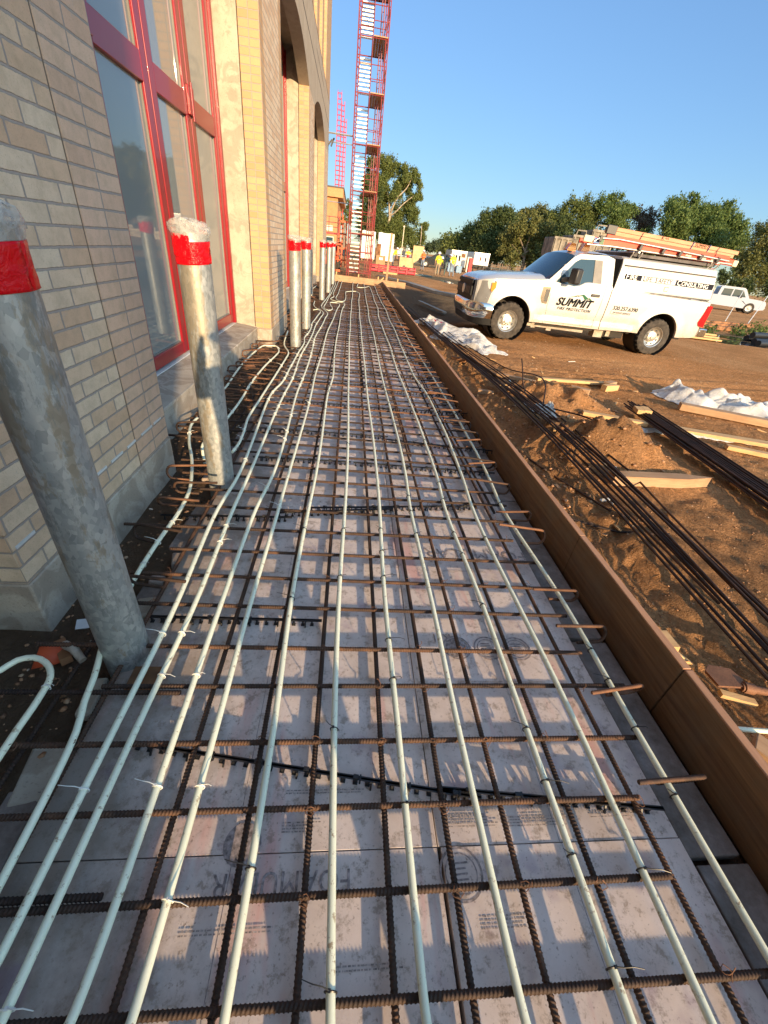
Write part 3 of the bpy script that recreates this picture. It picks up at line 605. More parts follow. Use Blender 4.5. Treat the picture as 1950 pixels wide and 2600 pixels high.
# ================================================================== REBAR
def rebar_mesh(name, L, r=.0086, pitch=.0105, n=8, mat=None, bend=0.0):
    V = []; k = int(L/pitch); prof = ((0, 1.0), (.30, 1.0), (.42, 1.17), (.66, 1.17), (.80, 1.0)); ang = [2*math.pi*i/n for i in range(n)]
    rings = [(i*pitch + t*pitch, f) for i in range(k) for t, f in prof] + [(L, 1.0)]
    ca = np.cos(ang); sa = np.sin(ang); X_ = []; R0 = np.array([q[0] for q in rings]); F0 = np.array([q[1] for q in rings])*r
    sl_ = .28*pitch*sa
    P = np.zeros((len(rings), n, 3)); P[:,:,0] = R0[:,None] + sl_[None,:]*(R0[:,None] > 0)*(R0[:,None] < L); P[:,:,1] = F0[:,None]*ca; P[:,:,2] = F0[:,None]*sa
    idx = np.arange(len(rings)*n).reshape(-1, n); nxt = np.roll(idx, -1, 1)
    fs = np.stack([idx[:-1], idx[1:], nxt[1:], nxt[:-1]], -1).reshape(-1, 4).tolist() + [tuple(range(n)), tuple(reversed(range((len(rings)-1)*n, len(rings)*n)))]
    me = bpy.data.meshes.new(name); me.from_pydata(P.reshape(-1, 3).tolist(), [], fs); me.materials.append(mat or M['rebar'])
    me.polygons.foreach_set('use_smooth', [True]*len(me.polygons)); me.set_sharp_from_angle(angle=R_(50)); me.update(); return me
bar_s = rebar_mesh('cross_rebar', 2.10); bar_m = rebar_mesh('cross_rebar', 2.32); bar_l = rebar_mesh('cross_rebar', 2.62); bar_lo = rebar_mesh('cross_rebar', 2.62, mat=M['rebar_or'])
long_me = rebar_mesh('long_rebar', 21.6, r=.0086, mat=M['rebar'])
CY = [-.03, .172, .350, .553, .754, .967, 1.151, 1.385, 1.585, 1.783, 1.987, 2.218, 2.42]
while CY[-1] < 20.9: CY.append(CY[-1] + rng.uniform(.195, .215))
for i, y in enumerate(CY):
    inbay = any(a+.25 < y < b-.25 for a, b in BAYS[1:])
    me = (bar_lo if (4.2 < y < 7 and rng.random() < .6) else bar_l) if inbay else (bar_s if rng.random() < .35 else bar_m)
    L = {bar_s: 2.10, bar_m: 2.32}.get(me, 2.62)
    xr = {1: 1.30, 2: 1.045, 3: 1.07, 4: 1.2}.get(i, 1.17 + rng.uniform(-.06, .1))
    o = inst('cross_rebar', me, (xr - L, y, rng.uniform(-.001, .002)), (rng.random()*6, rng.uniform(-.003, .004), rng.uniform(-.008, .008)))
    lab = 'rusty ribbed cross bar over the foam, %s counted from the camera' % ORD[i-1] if 1 <= i <= 20 else ('rusty ribbed cross bar at the very bottom edge of the photo' if i == 0 else 'rusty ribbed cross bar in the dense far stretch of the mat')
    tag(o, lab, 'rebar', 'cross bars of the rebar mat')
    if i == 2 or i == 5:
        o2 = inst('lap_rebar', rebar_mesh('lap_rebar', .62, mat=M['rebar_dk']), (-1.17, y - .024 if i == 5 else y+.022, .001), (0,0,0)); tag(o2, 'short dark bar lapped beside a cross bar in front of the near bollard' if i == 5 else 'short dark lap bar at the lower left edge of the photo', 'rebar')
LX = [-1.0, -.82, -.44, -.22, -.035, .195, .385, .58, .81, 1.055]
LN = ['nearest the brick base, running in the trench', 'along the left edge of the foam beside the bollards', 'third from the building', 'fourth from the building', 'left of the mat centre', 'right of the mat centre', 'fourth from the timber form', 'third from the timber form', 'second from the timber form', 'nearest the timber form']
for x, l in zip(LX, LN):
    o = inst('long_rebar', long_me, (x, -.55 + rng.uniform(-.1, .1), -.0165 if x > -.9 else -.05), (rng.random()*6, 0, R_(90) + rng.uniform(-.0008, .0008)))
    tag(o, 'long lengthwise rusty bar %s' % l, 'rebar', 'lengthwise bars of the rebar mat')
for x, y, L, s_ in ((.60, 3.2, 5.0, 'right of the centre tubes'), (.98, 2.4, 4.0, 'beside the timber form hooks'), (1.10, 2.35, 3.6, 'closest to the timber form hooks'), (.22, 5.0, 6.0, 'at mid mat')):
    o = inst('splice_rebar', rebar_mesh('splice_rebar', L, mat=M['rebar_dk']), (x, y, -.0165), (0, 0, R_(90.3))); tag(o, 'dark splice bar doubled beside a lengthwise bar, %s' % s_, 'rebar')
# hooked bar ends
def hook_mesh(name, top, drop, tail, lift, mat):
    """leg from the tip (0,0,top) to the bend at x=L, down to z=0 and back along -x"""
    r = drop/2; L = top; pts = [(0, 0, drop + lift)]
    for k in range(1, 8): pts.append((L*k/8, 0, drop + lift*(1-k/8)))
    for k in range(0, 9):
        a = math.pi/2 - math.pi*k/8; pts.append((L + r*math.cos(a)*.8, 0, r + r*math.sin(a)))
    for k in range(1, 6): pts.append((L - tail*k/5, 0, 0))
    P = []; R = []; dist = 0
    Q = [Vector(p) for p in pts]
    for i in range(len(Q)-1):
        seg = (Q[i+1]-Q[i]); n = max(1, int(seg.length/.005))
        for j in range(n):
            P.append(Q[i] + seg*(j/n)); R.append(.0074 if (len(P) % 2) else .0090)
    P.append(Q[-1]); R.append(.0074)
    m = MB(); m.tube(P, R, 7); return m.mesh(name, mat, 60)
hk = [hook_mesh('hooked_rebar', .21 + .03*k, .075 + .008*k, .11, (-.02, .015, .03)[k], M['rebar_or'] if k != 1 else M['rebar']) for k in range(3)]
HY = [.60, .93, 1.20, 1.51, 1.98, 2.25, 2.62, 2.98, 3.05, 3.45]
while HY[-1] < 20.4: HY.append(HY[-1] + rng.uniform(.16, .34))
for i, y in enumerate(HY):
    k = rng.randrange(3); o = inst('hooked_rebar', hk[k], (1.26 - (.21+.03*k) + rng.uniform(-.02, .02), y, .0), (rng.uniform(-.35, .35), rng.uniform(-.04, .04), rng.uniform(-.14, .14)))
    tag(o, 'orange rusted hooked bar end by the timber form, %s from the camera' % ORD[i] if i < 14 else 'orange rusted hooked bar end along the far half of the timber form', 'hooked bar', 'hooked bar ends along the timber form')
LHY = [(1.78, -1.10, -.25), (1.47, -.95, -.1), (2.2, -1.12, .05), (2.52, -1.13, .0), (2.35, -1.05, 0)]
y = 3.35
while y < 6.9: LHY.append((y, -1.37 + rng.uniform(-.03, .12), rng.uniform(-.2, .2))); y += rng.uniform(.14, .24)
y = 9.4
while y < 13.4: LHY.append((y, -1.33 + rng.uniform(-.03, .1), rng.uniform(-.2, .2))); y += rng.uniform(.2, .34)
y = 7.2
for y in (7.3, 7.7, 8.2, 8.5): LHY.append((y, -1.12, rng.uniform(-.2, .2)))
for i, (y, x, rz) in enumerate(LHY):
    k = rng.randrange(3); o = inst('hooked_rebar', hk[k], (x + .27, y, rng.uniform(0, .01)), (rng.uniform(-.4, .4), rng.uniform(-.05, .05), math.pi + rz))
    if i < 5: lab = ['crusted hook end beside the near bollard at the concrete base', 'lower crusted hook half hidden behind the near bollard', 'hook end in the trench before the second bollard', 'curled orange hook at the foot of the second bollard', 'small hook below the second bollard'][i]
    else: lab = 'rusty hook end in front of the %s concrete sill' % ('first' if y < 7 else 'second') if not 7 < y < 9 else 'rusty hook end at the foot of the middle brick pier'
    tag(o, lab, 'hooked bar', 'hooked bar ends along the building')
# slab bolsters (black plastic strips with legs)
def bolster_mesh(L):
    m = MB(); m.box(0, L, -.003, .003, -.010, .0); m.box(0, L, -.007, .007, -.003, 0)
    n = int(L/.042)
    for k in range(n):
        x = .02 + k*.042; m.box(x-.004, x+.004, -.004, .004, -.032, -.01); m.box(x-.008, x+.008, -.008, .008, -.034, -.031)
        if k % 3 == 1:
            for s in (-1, 1): m.beam((x+.012, 0, -.004), (x+.012, s*.018, -.032), .006, .006)
        if k % 4 == 2: m.box(x-.009, x+.009, -.006, .006, 0, .009); m.box(x+.012, x+.018, -.01, .01, -.02, .004)
    return m.mesh('slab_bolster', M['black'])
bol = [bolster_mesh(.78), bolster_mesh(1.2)]
BOL = [(-.83, 1.33, 0, 0), (-.66, .775, -.16, 1), (.38, .615, -.10, 0), (-1.07, 2.13, .06, 0), (-.40, 2.22, .16, 0), (-.2, 2.30, .12, 1), (.1, 3.02, -.02, 1), (-.7, 3.0, .03, 0)]
y = 3.6
while y < 14: BOL.append((-.75 + rng.uniform(-.1, .3), y, rng.uniform(-.08, .08), 1)); BOL.append((.45 + rng.uniform(-.1, .2), y + rng.uniform(-.1, .2), rng.uniform(-.1, .1), rng.randrange(2))); y += rng.uniform(.6, .85)
for i, (x, y, rz, k) in enumerate(BOL):
    o = inst('slab_bolster', bol[k], (x, y, -.0205), (0, 0, rz))
    lab = ['black legged plastic strip beside the near bollard', 'black legged strip slanting down across the mat in the foreground', 'black legged strip reaching the timber form in the foreground', 'black strip in the trench before the second bollard', 'black strip left of centre just short of the second bollard', 'black strip slanting up to the right before the form hooks', 'black strip level with the second bollard, on the right', 'black strip level with the second bollard, on the left'][i] if i < 8 else 'black legged plastic strip holding up the far part of the rebar mat'
    tag(o, lab, 'bolster', 'black plastic slab bolsters')

# ================================================================== WHITE TUBES
PIPES = {'P0':[(-1.23,0.999),(-1.208,1.017),(-1.179,1.06),(-1.129,1.072),(-1.075,1.051),(-1.035,1.012),(-1.017,0.971),(-1.013,0.925),(-1.01,0.875),(-1.011,0.794),(-1.009,0.737),(-1.005,0.693)],'P1':[(-0.804,0.388),(-0.803,0.404),(-0.843,0.799),(-0.835,0.735),(-0.859,0.894),(-0.876,0.993),(-0.922,1.168),(-0.941,1.36),(-0.957,1.568),(-0.956,1.808),(-0.945,2.048),(-0.95,2.203),(-0.97,2.375),(-1.044,2.652),(-1.104,2.831),(-1.216,3.117),(-1.309,3.458),(-1.303,3.664),(-1.305,4.035),(-1.298,4.539),(-1.337,5.552),(-1.323,6.345),(-1.258,6.786),(-1.116,6.792),(-1.019,6.481),(-1.017,6.157),(-1.059,5.485),(-1.072,4.735),(-1.058,4.259),(-1.059,3.72),(-1.068,3.319),(-1.094,3.173),(-1.085,3.012),(-1.039,2.899)],'Q':[(-1.04,7.657),(-1.002,6.973),(-0.867,6.437),(-0.859,6.02),(-0.872,4.865),(-0.872,4.254),(-0.878,3.717),(-0.846,3.362),(-0.833,3.121),(-0.846,2.961)],'P2':[(-0.713,0.255),(-0.712,0.266),(-0.713,0.798),(-0.713,1.357),(-0.74,2.127),(-0.713,2.643),(-0.797,4.456),(-0.745,4.942),(-0.733,5.698),(-0.728,6.446),(-0.722,7.25),(-0.756,7.664),(-0.729,8.075),(-0.722,8.606),(-0.746,9.185),(-0.722,10.247),(-0.712,11.082),(-0.799,11.314),(-0.88,11.172)],'P3':[(-0.647,0.161),(-0.645,0.171),(-0.64,0.798),(-0.631,1.361),(-0.653,2.135),(-0.647,2.652),(-0.664,4.494),(-0.65,5.117),(-0.672,6.151),(-0.657,7.282),(-0.651,8.036),(-0.659,8.934),(-0.634,10.058),(-0.62,10.724),(-0.688,11.176),(-0.861,11.58),(-0.937,12.019),(-0.985,12.911)],'P4':[(-0.517,0.154),(-0.513,0.164),(-0.51,0.797),(-0.512,1.365),(-0.513,2.149),(-0.485,2.674),(-0.528,4.532),(-0.524,5.159),(-0.532,5.912),(-0.55,6.816),(-0.576,7.837),(-0.551,8.805),(-0.532,9.888),(-0.519,10.87),(-0.614,11.311),(-0.732,11.856),(-0.753,12.362),(-0.721,13.164),(-0.684,14.801),(-0.694,16.176),(-0.721,18.949),(-0.774,21.144)],'P5':[(-0.387,0.147),(-0.385,0.157),(-0.384,0.796),(-0.387,1.37),(-0.374,2.163),(-0.374,2.69),(-0.376,4.575),(-0.387,5.359),(-0.387,6.321),(-0.397,7.554),(-0.388,8.808),(-0.355,10.011),(-0.318,11.71),(-0.294,12.775),(-0.362,13.061),(-0.526,13.047),(-0.539,12.555),(-0.455,11.924),(-0.441,11.608),(-0.512,11.317),(-0.603,11.476),(-0.666,11.828),(-0.668,12.625),(-0.647,14.59),(-0.636,16.873),(-0.654,19.9),(-0.756,21.171)],'P6':[(-0.192,0.136),(-0.192,0.147),(-0.187,0.795),(-0.198,1.377),(-0.19,2.181),(-0.183,2.716),(-0.19,4.627),(-0.164,5.355),(-0.193,6.348),(-0.201,8.12),(-0.2,9.764),(-0.191,11.813),(-0.161,13.089),(-0.224,13.269),(-0.396,13.373),(-0.553,13.644),(-0.586,13.831),(-0.517,14.605),(-0.567,15.189),(-0.567,16.637),(-0.56,19.176),(-0.56,21.483)],'P7':[(0.041,0.123),(0.04,0.134),(0.025,0.794),(0.027,1.386),(0.042,2.204),(0.045,2.748),(0.042,4.693),(0.029,6.439),(0.029,8.245),(0.034,10.28),(0.052,13.907),(0.075,16.182),(0.072,18.102),(0.088,20.534),(0.127,22.575)],'P8':[(0.26,0.111),(0.257,0.122),(0.255,0.793),(0.254,1.395),(0.271,2.226),(0.273,2.779),(0.263,4.755),(0.256,6.425),(0.255,7.737),(0.252,9.505),(0.259,12.182),(0.275,14.576),(0.3,16.734),(0.181,17.123),(-0.149,16.517),(-0.169,15.908),(-0.147,14.869),(-0.161,13.81),(-0.252,13.447),(-0.398,13.797),(-0.406,16.216),(-0.402,21.225)],'P9':[(0.494,0.098),(0.491,0.11),(0.478,0.792),(0.487,1.404),(0.484,2.247),(0.503,2.811),(0.492,4.819),(0.481,6.357),(0.504,8.679),(0.473,10.213),(0.501,12.381),(0.52,15.832),(0.568,19.107),(0.581,21.246)],'P10':[(0.748,0.085),(0.748,0.096),(0.745,0.79),(0.742,1.413),(0.727,2.271),(0.755,2.846),(0.743,4.89),(0.731,6.455),(0.746,7.686),(0.737,9.488),(0.728,11.029),(0.789,12.617),(0.783,14.609),(0.807,19.033),(0.768,19.967),(0.535,19.14),(0.292,18.94),(0.284,19.936),(0.355,21.391)],'P11':[(0.942,0.074),(0.942,0.085),(0.948,0.789),(0.937,1.421),(0.928,2.291),(0.966,2.876),(1.004,4.964),(0.947,5.815),(0.956,7.243),(0.987,9.232),(0.981,10.807),(1.013,12.456),(0.995,15.541),(1.046,20.55)],'P12':[(1.188,0.148),(1.187,0.183),(1.183,0.788),(1.198,1.431),(1.156,2.314),(1.19,2.907),(1.226,5.026),(1.192,7.755),(1.191,8.528),(1.214,10.46),(1.247,12.474),(1.269,14.615),(1.255,16.904),(1.301,20.467)],'Q2':[(-1.191,14.251),(-1.226,14.983),(-1.313,16.033),(-1.287,17.582)]}
def tie_mesh(mat, tail):
    m = MB(); n = 14
    for off in (0,):
        pts = [(off, math.cos(2*math.pi*k/n)*.0142, math.sin(2*math.pi*k/n)*.0148 - .003) for k in range(n+1)]
        m.tube(pts, .0022, 5)
    m.obox((0, .004, .0135), (.007, .007, .005)); 
    m.tube([(0, .004, .0145), (.004, .02, .021), (.006 , .02 + tail*.5, .027), (.012, .02 + tail, .026)], [.0016, .0015, .0013, .001], 5)
    return m.mesh('cable_tie', mat)
tw = [tie_mesh(M['tie_w'], .045), tie_mesh(M['tie_w'], .02)]; tb = [tie_mesh(M['tie_b'], .05), tie_mesh(M['tie_b'], .012)]
PL = {'P0': 'short white tube bending back toward the brick corner at the left edge', 'P1': 'white tube nearest the building, passing behind the near bollard and looping at the first sill', 'Q': 'white tube from the middle pier curling round the second bollard',
      'P2': 'white tube just right of the near bollard foot, first of its pair', 'P3': 'white tube just right of the near bollard foot, second of its pair', 'P4': 'white tube ending near the left third of the bottom edge', 'P5': 'white tube between two dark lengthwise bars left of centre, with a far loop',
      'P6': 'white tube left of the centre one', 'P7': 'straight white tube down the middle of the mat', 'P8': 'white tube right of the centre one', 'P9': 'fourth white tube from the timber form', 'P10': 'third white tube from the timber form', 'P11': 'second white tube from the timber form', 'P12': 'white tube closest to the timber form', 'Q2': 'short white tube hugging the wall beyond the middle bollards'}
for name, pts in PIPES.items():
    P3 = [(x, y, .0205) for x, y in pts]
    if name in ('P4','P5','P6','P7','P8','P9','P10','P11','P12'):
        x0, y0, _ = P3[0]; P3 = [(x0, -.5, .0205)] + P3
    elif name in ('P2', 'P3'): P3 = [(P3[0][0], -.5, .0205)] + P3
    elif name == 'P1': P3 = [(-.80, -.4, .0205), (-.803, .4, .0205), (-.83, .79, .0205)] + P3[4:]
    elif name == 'P0': P3 = [(-1.6, .9, .0205)] + P3[:-1] + [(-1.0, -.3, .0205)]
    if name == 'P1': P3 = P3[:-1] + [(P3[-1][0], P3[-1][1], -.06)]
    if name == 'Q': P3 = [(P3[0][0], P3[0][1], .10)] + P3[1:]
    if name in ('P2', 'P3'): P3[-1] = (P3[-1][0], P3[-1][1], .02)
    S = smooth_path(P3, .05)
    S = [Vector((p.x + .004*math.sin(p.y*2.1 + hash(len(name)*7 + len(pts)) % 7), p.y, p.z + .002*math.sin(p.y*5 + p.x*9))) for p in S]
    m = MB(); m.tube(S, .0112, 12); o = m.build('floor_heating_tube', M['pex']); tag(o, PL[name], 'tube', 'white heating tubes tied to the rebar')
    # ties at crossings
    left = name in ('P0','P1','Q','P2','P3','P4','P5','Q2')
    for i in range(1, len(S)):
        for yc in CY:
            if (S[i-1].y - yc)*(S[i].y - yc) <= 0 and yc < 9.5:
                if rng.random() < (.36 if yc < 2.6 else .2):
                    d = (S[i]-S[i-1]).normalized(); a = math.atan2(d.y, d.x)
                    inst('cable_tie', rng.choice(tw if left else tb), S[i], (0, 0, a + (0 if rng.random() < .5 else math.pi) + rng.uniform(-.5, .5)*.3), parent=o)
# rusty tie wire curls at some crossings, each a part of its lengthwise bar
wire = []
for k in range(3):
    m = MB(); pts = [(.016*math.cos(t*1.3)*(1-t/9) + rng.uniform(-.004,.004), .014*math.sin(t*1.3) + rng.uniform(-.004,.004), .004 + .002*t + (.018 if t > 4 else 0)*(t-4)/2) for t in [q*.5 for q in range(13)]]; m.tube(pts, .0013, 4); wire.append(m.mesh('tie_wire', M['rebar_or']))
for o in [q for q in bpy.data.objects if q.name.startswith('long_rebar')]:
    x = o.location.x
    for yc in CY[1:26]:
        if rng.random() < .45:
            c = inst('tie_wire', rng.choice(wire)); c.parent = o; c.matrix_parent_inverse = (Matrix.Translation(o.location) @ o.rotation_euler.to_matrix().to_4x4()).inverted(); c.location = (x, yc + rng.uniform(-.01, .01), .002); c.rotation_euler = (0, 0, rng.random()*6.3)

# ================================================================== TIMBER FORM
fb = thing('timber_form', 'long brown timber edge form standing along the right side of the slab', 'formwork', (1.44, 0, 0))
y = -1.2; k = 0
for y1 in (.94, 1.84, 5.2, 8.6, 12.0, 15.6, 21.25):
    m = MB(); m.box(1.42, 1.456, y+.0015, y1-.0015, -.12, .172, 0); 
    m.box(1.4195, 1.4565, y+.0015, y1-.0015, .172, .181, 1)
    o = m.build('form_board', [M['form'], M['form_top']], fb, bevel=.003); o.location = (-1.44 + rng.uniform(-.003, .003), 0, rng.uniform(-.004, .003)); y = y1
for i, yy in enumerate((.45, 1.1, 2.12, 3.1, 4.3, 5.6, 6.9, 8.3, 9.6, 11, 12.6, 14.2, 16, 18)):
    m = MB(); m.prism([(0, -.3), (.036, -.3), (.040, .12), (.032, .160), (0, .160)], 'y', -.045, .045); m.beam((.036, 0, .09), (.25, .02, -.06), .03, .04)
    o = m.build('form_stake', M['lumber'], fb); o.location = (.02, yy, rng.uniform(-.02, .02)); o.rotation_euler = (0, 0, rng.uniform(-.2, .2))
fe = thing('end_form', 'pale timber form closing the far end of the slab', 'formwork', (.5, 21.3, 0))
m = MB(); m.box(-1.6, 2.0, 0, .04, -.12, .24); m.build('form_board', M['lumber_o'], fe, bevel=.003)
for x in (-1.2, -.2, .7, 1.6):
    m = MB(); m.box(x, x+.05, .042, .08, -.3, .36); m.build('form_stake', M['lumber'], fe)
m = MB(); m.beam((1.35, 21.5, -.1), (.85, 21.36, .0), .06, .05); m = MB(); m.beam((0,0,-.12), (.52, .25, .33), .06, .05); o = m.build('wood_brace', M['lumber'], None, loc=(.98, 21.42, 0)); tag(o, 'sloping wooden brace behind the far end form', 'brace')
m = MB(); m.box(-.045, .045, -.02, .02, -.4, 2.05); o = m.build('tall_stake', M['lumber_o'], None, loc=(1.60, 21.45, 0), bevel=.004); o.rotation_euler = (0, .03, 0); tag(o, 'tall upright wooden stake at the far corner of the slab', 'stake')

# ================================================================== BOLLARDS
def bollard(x, y, h, label, cap, lean=(0,0), seed=1):
    rr = random.Random(seed); t = thing('pipe_bollard', label, 'bollard', (x, y, -.13), 0, 'galvanized pipe bollards along the building'); t.rotation_euler = (lean[0], lean[1], 0)
    R0 = .084; m = MB(); m.lathe([(R0, 0), (R0, h+.13), (R0-.007, h+.13), (R0-.007, h-.1)], n=40); m.build('pipe', M['galv'], t)
    H = h+.13; n = 44
    # red tape: slightly wrinkled band, two wraps of different height
    def band(z0, z1, r, a0, a1, tilt, name, mat, amp=.0018):
        P = []
        for i in range(15):
            f = i/14; row = []
            for k in range(n+1):
                a = a0 + (a1-a0)*k/n; z = z0 + (z1-z0)*f + tilt*math.cos(a-.6)
                q = r + amp*(math.sin(a*9 + f*5 + seed) + math.sin(a*23 - f*9))*.6 + .001*f
                row.append((q*math.cos(a), q*math.sin(a), z))
            P.append(row)
        m = MB(); m.grid(P); o = m.build(name, mat, t, smooth=30); sm = o.modifiers.new('thickness', 'SOLIDIFY'); sm.thickness = .0012; return o
    band(H-.135, H-.035, R0+.003, 0, 2*math.pi, .008, 'tape', M['redtape']); band(H-.118, H-.018, R0+.0055, 2.6, 4.9, -.012, 'tape', M['redtape'], .003)
    # crumpled clear plastic hood
    P = []; n2 = 56; NR = 18
    for i in range(NR+1):
        f = i/NR; row = []
        for k in range(n2):
            a = 2*math.pi*k/n2
            if f < .6: g_ = f/.6; r = R0 + .0035 + .007*math.sin(g_*2.2); z = H - .028 + g_*(cap + .008)
            else: g_ = (f-.6)/.4; r = (R0 + .008)*(1 - g_**3)**.5 if g_ < 1 else .001; z = H - .02 + cap + .006*g_
            w_ = min(1, f*2.2)**2
            fold = abs(math.sin(a*4.5 + seed + f*2.2)) + .6*abs(math.sin(a*9 - f*4 + seed*2)) + .5*abs(math.sin(a*2 + f*7 + seed))
            r *= 1 + w_*(.055*(fold - 1.0)) + (.17*max(0, math.cos(a - 2.2 - seed*.3))**8)*w_*(1-f*.4)
            z += w_*(.018*math.sin(a*2 + seed) + .012*abs(math.sin(a*5 + f*6 + seed)) - .006)
            row.append((r*math.cos(a), r*math.sin(a), z))
        row.append(row[0]); P.append(row)
    m = MB(); m.grid(P); m.build('plastic_hood', M['film'], t, smooth=20)
    return t
bollard(-.835, 1.15, 1.425, 'nearest galvanized pipe bollard with red tape and clear plastic hood, at the brick corner', .05, (0, 0), 3)
b2 = bollard(-.83, 2.58, 1.43, 'sunlit galvanized bollard with red tape before the first glazed door bay', .055, (0, 0), 5)
for yb_, l, sd_ in ((7.03, 'galvanized bollard at the middle brick pier, left one of that pair', 7), (8.75, 'galvanized bollard at the middle brick pier, right one of that pair', 9), (13.55, 'galvanized bollard standing beyond the middle pair, before the third pier', 11), (15.75, 'galvanized bollard half hidden behind the third pier bollard', 13), (19.25, 'farthest galvanized bollard, close to the end form', 15)):
    bollard(-.83 + (.07 if yb_ > 15 else 0), yb_, 1.44, l, .04, (0, 0), sd_)
# small bits near the brick corner
m = MB(); m.add([(0,0,.02), (.09,.02,.03), (.12,.09,.01), (.05,.10,.06), (.02,.06,.09), (.07,.05,.05)], [(0,1,5),(1,2,5),(2,3,5),(3,4,5),(4,0,5)]); o = m.build('plastic_flag', M['orange_cloth'], None, loc=(-1.19, 1.1, -.11)); o.modifiers.new('thickness', 'SOLIDIFY').thickness = .002; tag(o, 'crumpled orange plastic scrap in the soil behind the bent tube', 'scrap')
m = MB(); m.obox((0,0,0), (.10, .055, .004), (.1,.15,0)); m.obox((.028,.0,.004), (.045,.056,.003), (.1,.15,0), 1); o = m.build('torn_label', [M['white_strip'], M['stripe']], None, loc=(-1.10, 1.35, -.10)); o.rotation_euler = (0,0,.35); tag(o, 'torn red and white paper label on the soil left of the near bollard', 'label')
m = MB(); m.tube([(0,0,-.02), (.07,-.05,.02), (.12,-.09,.0)], [.018,.017,.014], 8); o = m.build('concrete_covered_bar', M['conc_base'], None, loc=(-1.10, 1.19, -.03)); tag(o, 'short concrete crusted bar stub in front of the brick corner', 'bar stub')
m = MB(); m.beam((0,0,-.05), (.11,-.13,.0), .04, .03); o = m.build('wood_stub', M['rust'], None, loc=(-1.17, 1.25, -.06)); tag(o, 'dark reddish wooden wedge in the soil at the brick corner', 'wedge')
m = MB(); m.obox((0,0,0), (.11,.10,.05)); o = m.build('rust_block', M['rust'], None, loc=(-.72, 1.03, -.06)); tag(o, 'rusty brown block at the foot of the near bollard', 'block')
# ================================================================== REBAR ON THE GROUND
def rod(pts, r, mat, label, group):
    S = smooth_path(pts, .12); m = MB(); m.tube(S, r, 7); o = m.build('loose_rebar', mat); return tag(o, label, 'rebar', group)
def gpt(x, y, dz): return (x, y, gh(x, y) + dz)
rr = random.Random(21)
# long loose rods lying beside the form: spread heap
NEARX = [1.93, 1.98, 2.02, 2.05, 2.10, 2.16, 2.20, 2.24, 2.30, 2.34, 2.42, 2.02, 2.12, 2.26]
for i, xn in enumerate(NEARX):
    ye = rr.uniform(-.5, .9) if i < 9 else rr.uniform(1.2, 3.4); yf = rr.uniform(9, 16)
    pts = []; ph = rr.random()*6; sp_ = (xn - 2.12)
    xf = 2.10 - .05*max(0, yf-9) + rr.uniform(-.11, .11); zl = .016 + .013*(i % 4)
    for t in (0, .3, .65, 1):
        y = ye + (yf-ye)*t; pts.append((xn + (xf-xn)*min(1, t*1.25) + .012*math.sin(t*5 + ph), y, max(gh(x_, y + q) for x_ in (2.0, 2.2) for q in (-.6, -.3, 0, .3, .6))*.7 + zl + .03*(t in (.3, .65))))
    rod(pts, .0085, M['rebar_dk'] if i % 4 else M['rebar'], 'dark loose rebar rod lying in the long spread heap beside the timber form', 'loose rods in the heap beside the timber form')
for i, (p, l) in enumerate((([(2.62,3.95,.02),(2.50,2.4,.02),(2.36,.6,.01)], 'single rod lying apart to the right of the long heap'), ([(2.35,5.6,.30),(2.28,4.9,.05),(2.62,4.1,.12),(2.75,3.75,.02)], 'bent rod sticking up out of the far mound'), ([(2.2,9.6,.1),(2.35,8.4,.05),(2.62,6.8,.02),(2.55,5.2,.1),(2.3,4.5,.1)], 'rod leaning from the plastic heap toward the mounds'), ([(1.60,3.6,.05),(1.85,3.0,.02),(2.0,2.4,.02)], 'short rod between the heap and the form'), ([(1.62,2.35,.02),(1.95,2.2,.02),(2.3,2.15,.02)], 'thin rod lying crosswise under the heap'))):
    rod([gpt(*q) for q in p], .0085, M['rebar_dk'] if i else M['rebar'], 'dark ' + l, 'odd loose rods right of the form')
# tidy stack of rods
for i in range(20):
    row = i // 8; k = i % 8; x0 = 3.66 + k*.040 + row*.016; 
    pts = []; dx = -.105; yl = 5.02 + rr.uniform(-.12, .1); e = rr.uniform(-.02, .02)
    for j in range(9):
        y = yl - j*.85; x = x0 + dx*(5.0-y)*1.0 + e*j*.35 + (.012*k if j > 4 else 0); pts.append((x, y, .045 + row*.019 + .012 + .004*math.sin(j+k) + max(0, .02 - j*.004)))
    rod(pts, .0088, M['rebar_dk'], 'long dark rod in the tidy straight stack on the right', 'rods in the straight stack on the right')
def lumber(name, a, b, w_, h_, mat, label, cat='lumber', group=None, roll=0):
    a = Vector(a); b = Vector(b); L = (b-a).length; m = MB(); m.box(-L/2, L/2, -w_/2, w_/2, -h_/2, h_/2)
    o = m.build(name, M[mat], None, bevel=.004); o.location = (a+b)/2; d = b-a
    o.rotation_euler = (roll, -math.atan2(d.z, math.hypot(d.x, d.y)), math.atan2(d.y, d.x)); return tag(o, label, cat, group)
G_ = gh
lumber('wood_block', (3.62,4.62,.125), (3.66,4.78,.13), .09, .05, 'lumber', 'small wood block on top of the straight rod stack, left of two', 'block')
lumber('wood_block', (3.72,4.63,.125), (3.76,4.80,.13), .09, .05, 'lumber', 'small wood block on top of the straight rod stack, right of two', 'block')
lumber('lumber_piece', (2.88,6.12,.06), (4.25,6.38,.03), .09, .04, 'lumber', 'thin yellow lumber piece lying before the far mound, pointing at the truck')
lumber('wood_block', (3.92,6.0,.045), (4.18,6.10,.045), .10, .09, 'lumber', 'bright end cut block at the right end of the thin lumber piece', 'block')
lumber('wood_block', (4.05,6.16,.05), (4.25,6.30,.05), .10, .09, 'lumber_o', 'brown end cut block behind the bright one at the thin lumber piece', 'block')
lumber('wood_block', (3.28,5.80,.04), (3.50,5.64,.04), .11, .09, 'lumber_o', 'dark sided block lying alone in front of the thin lumber piece', 'block')
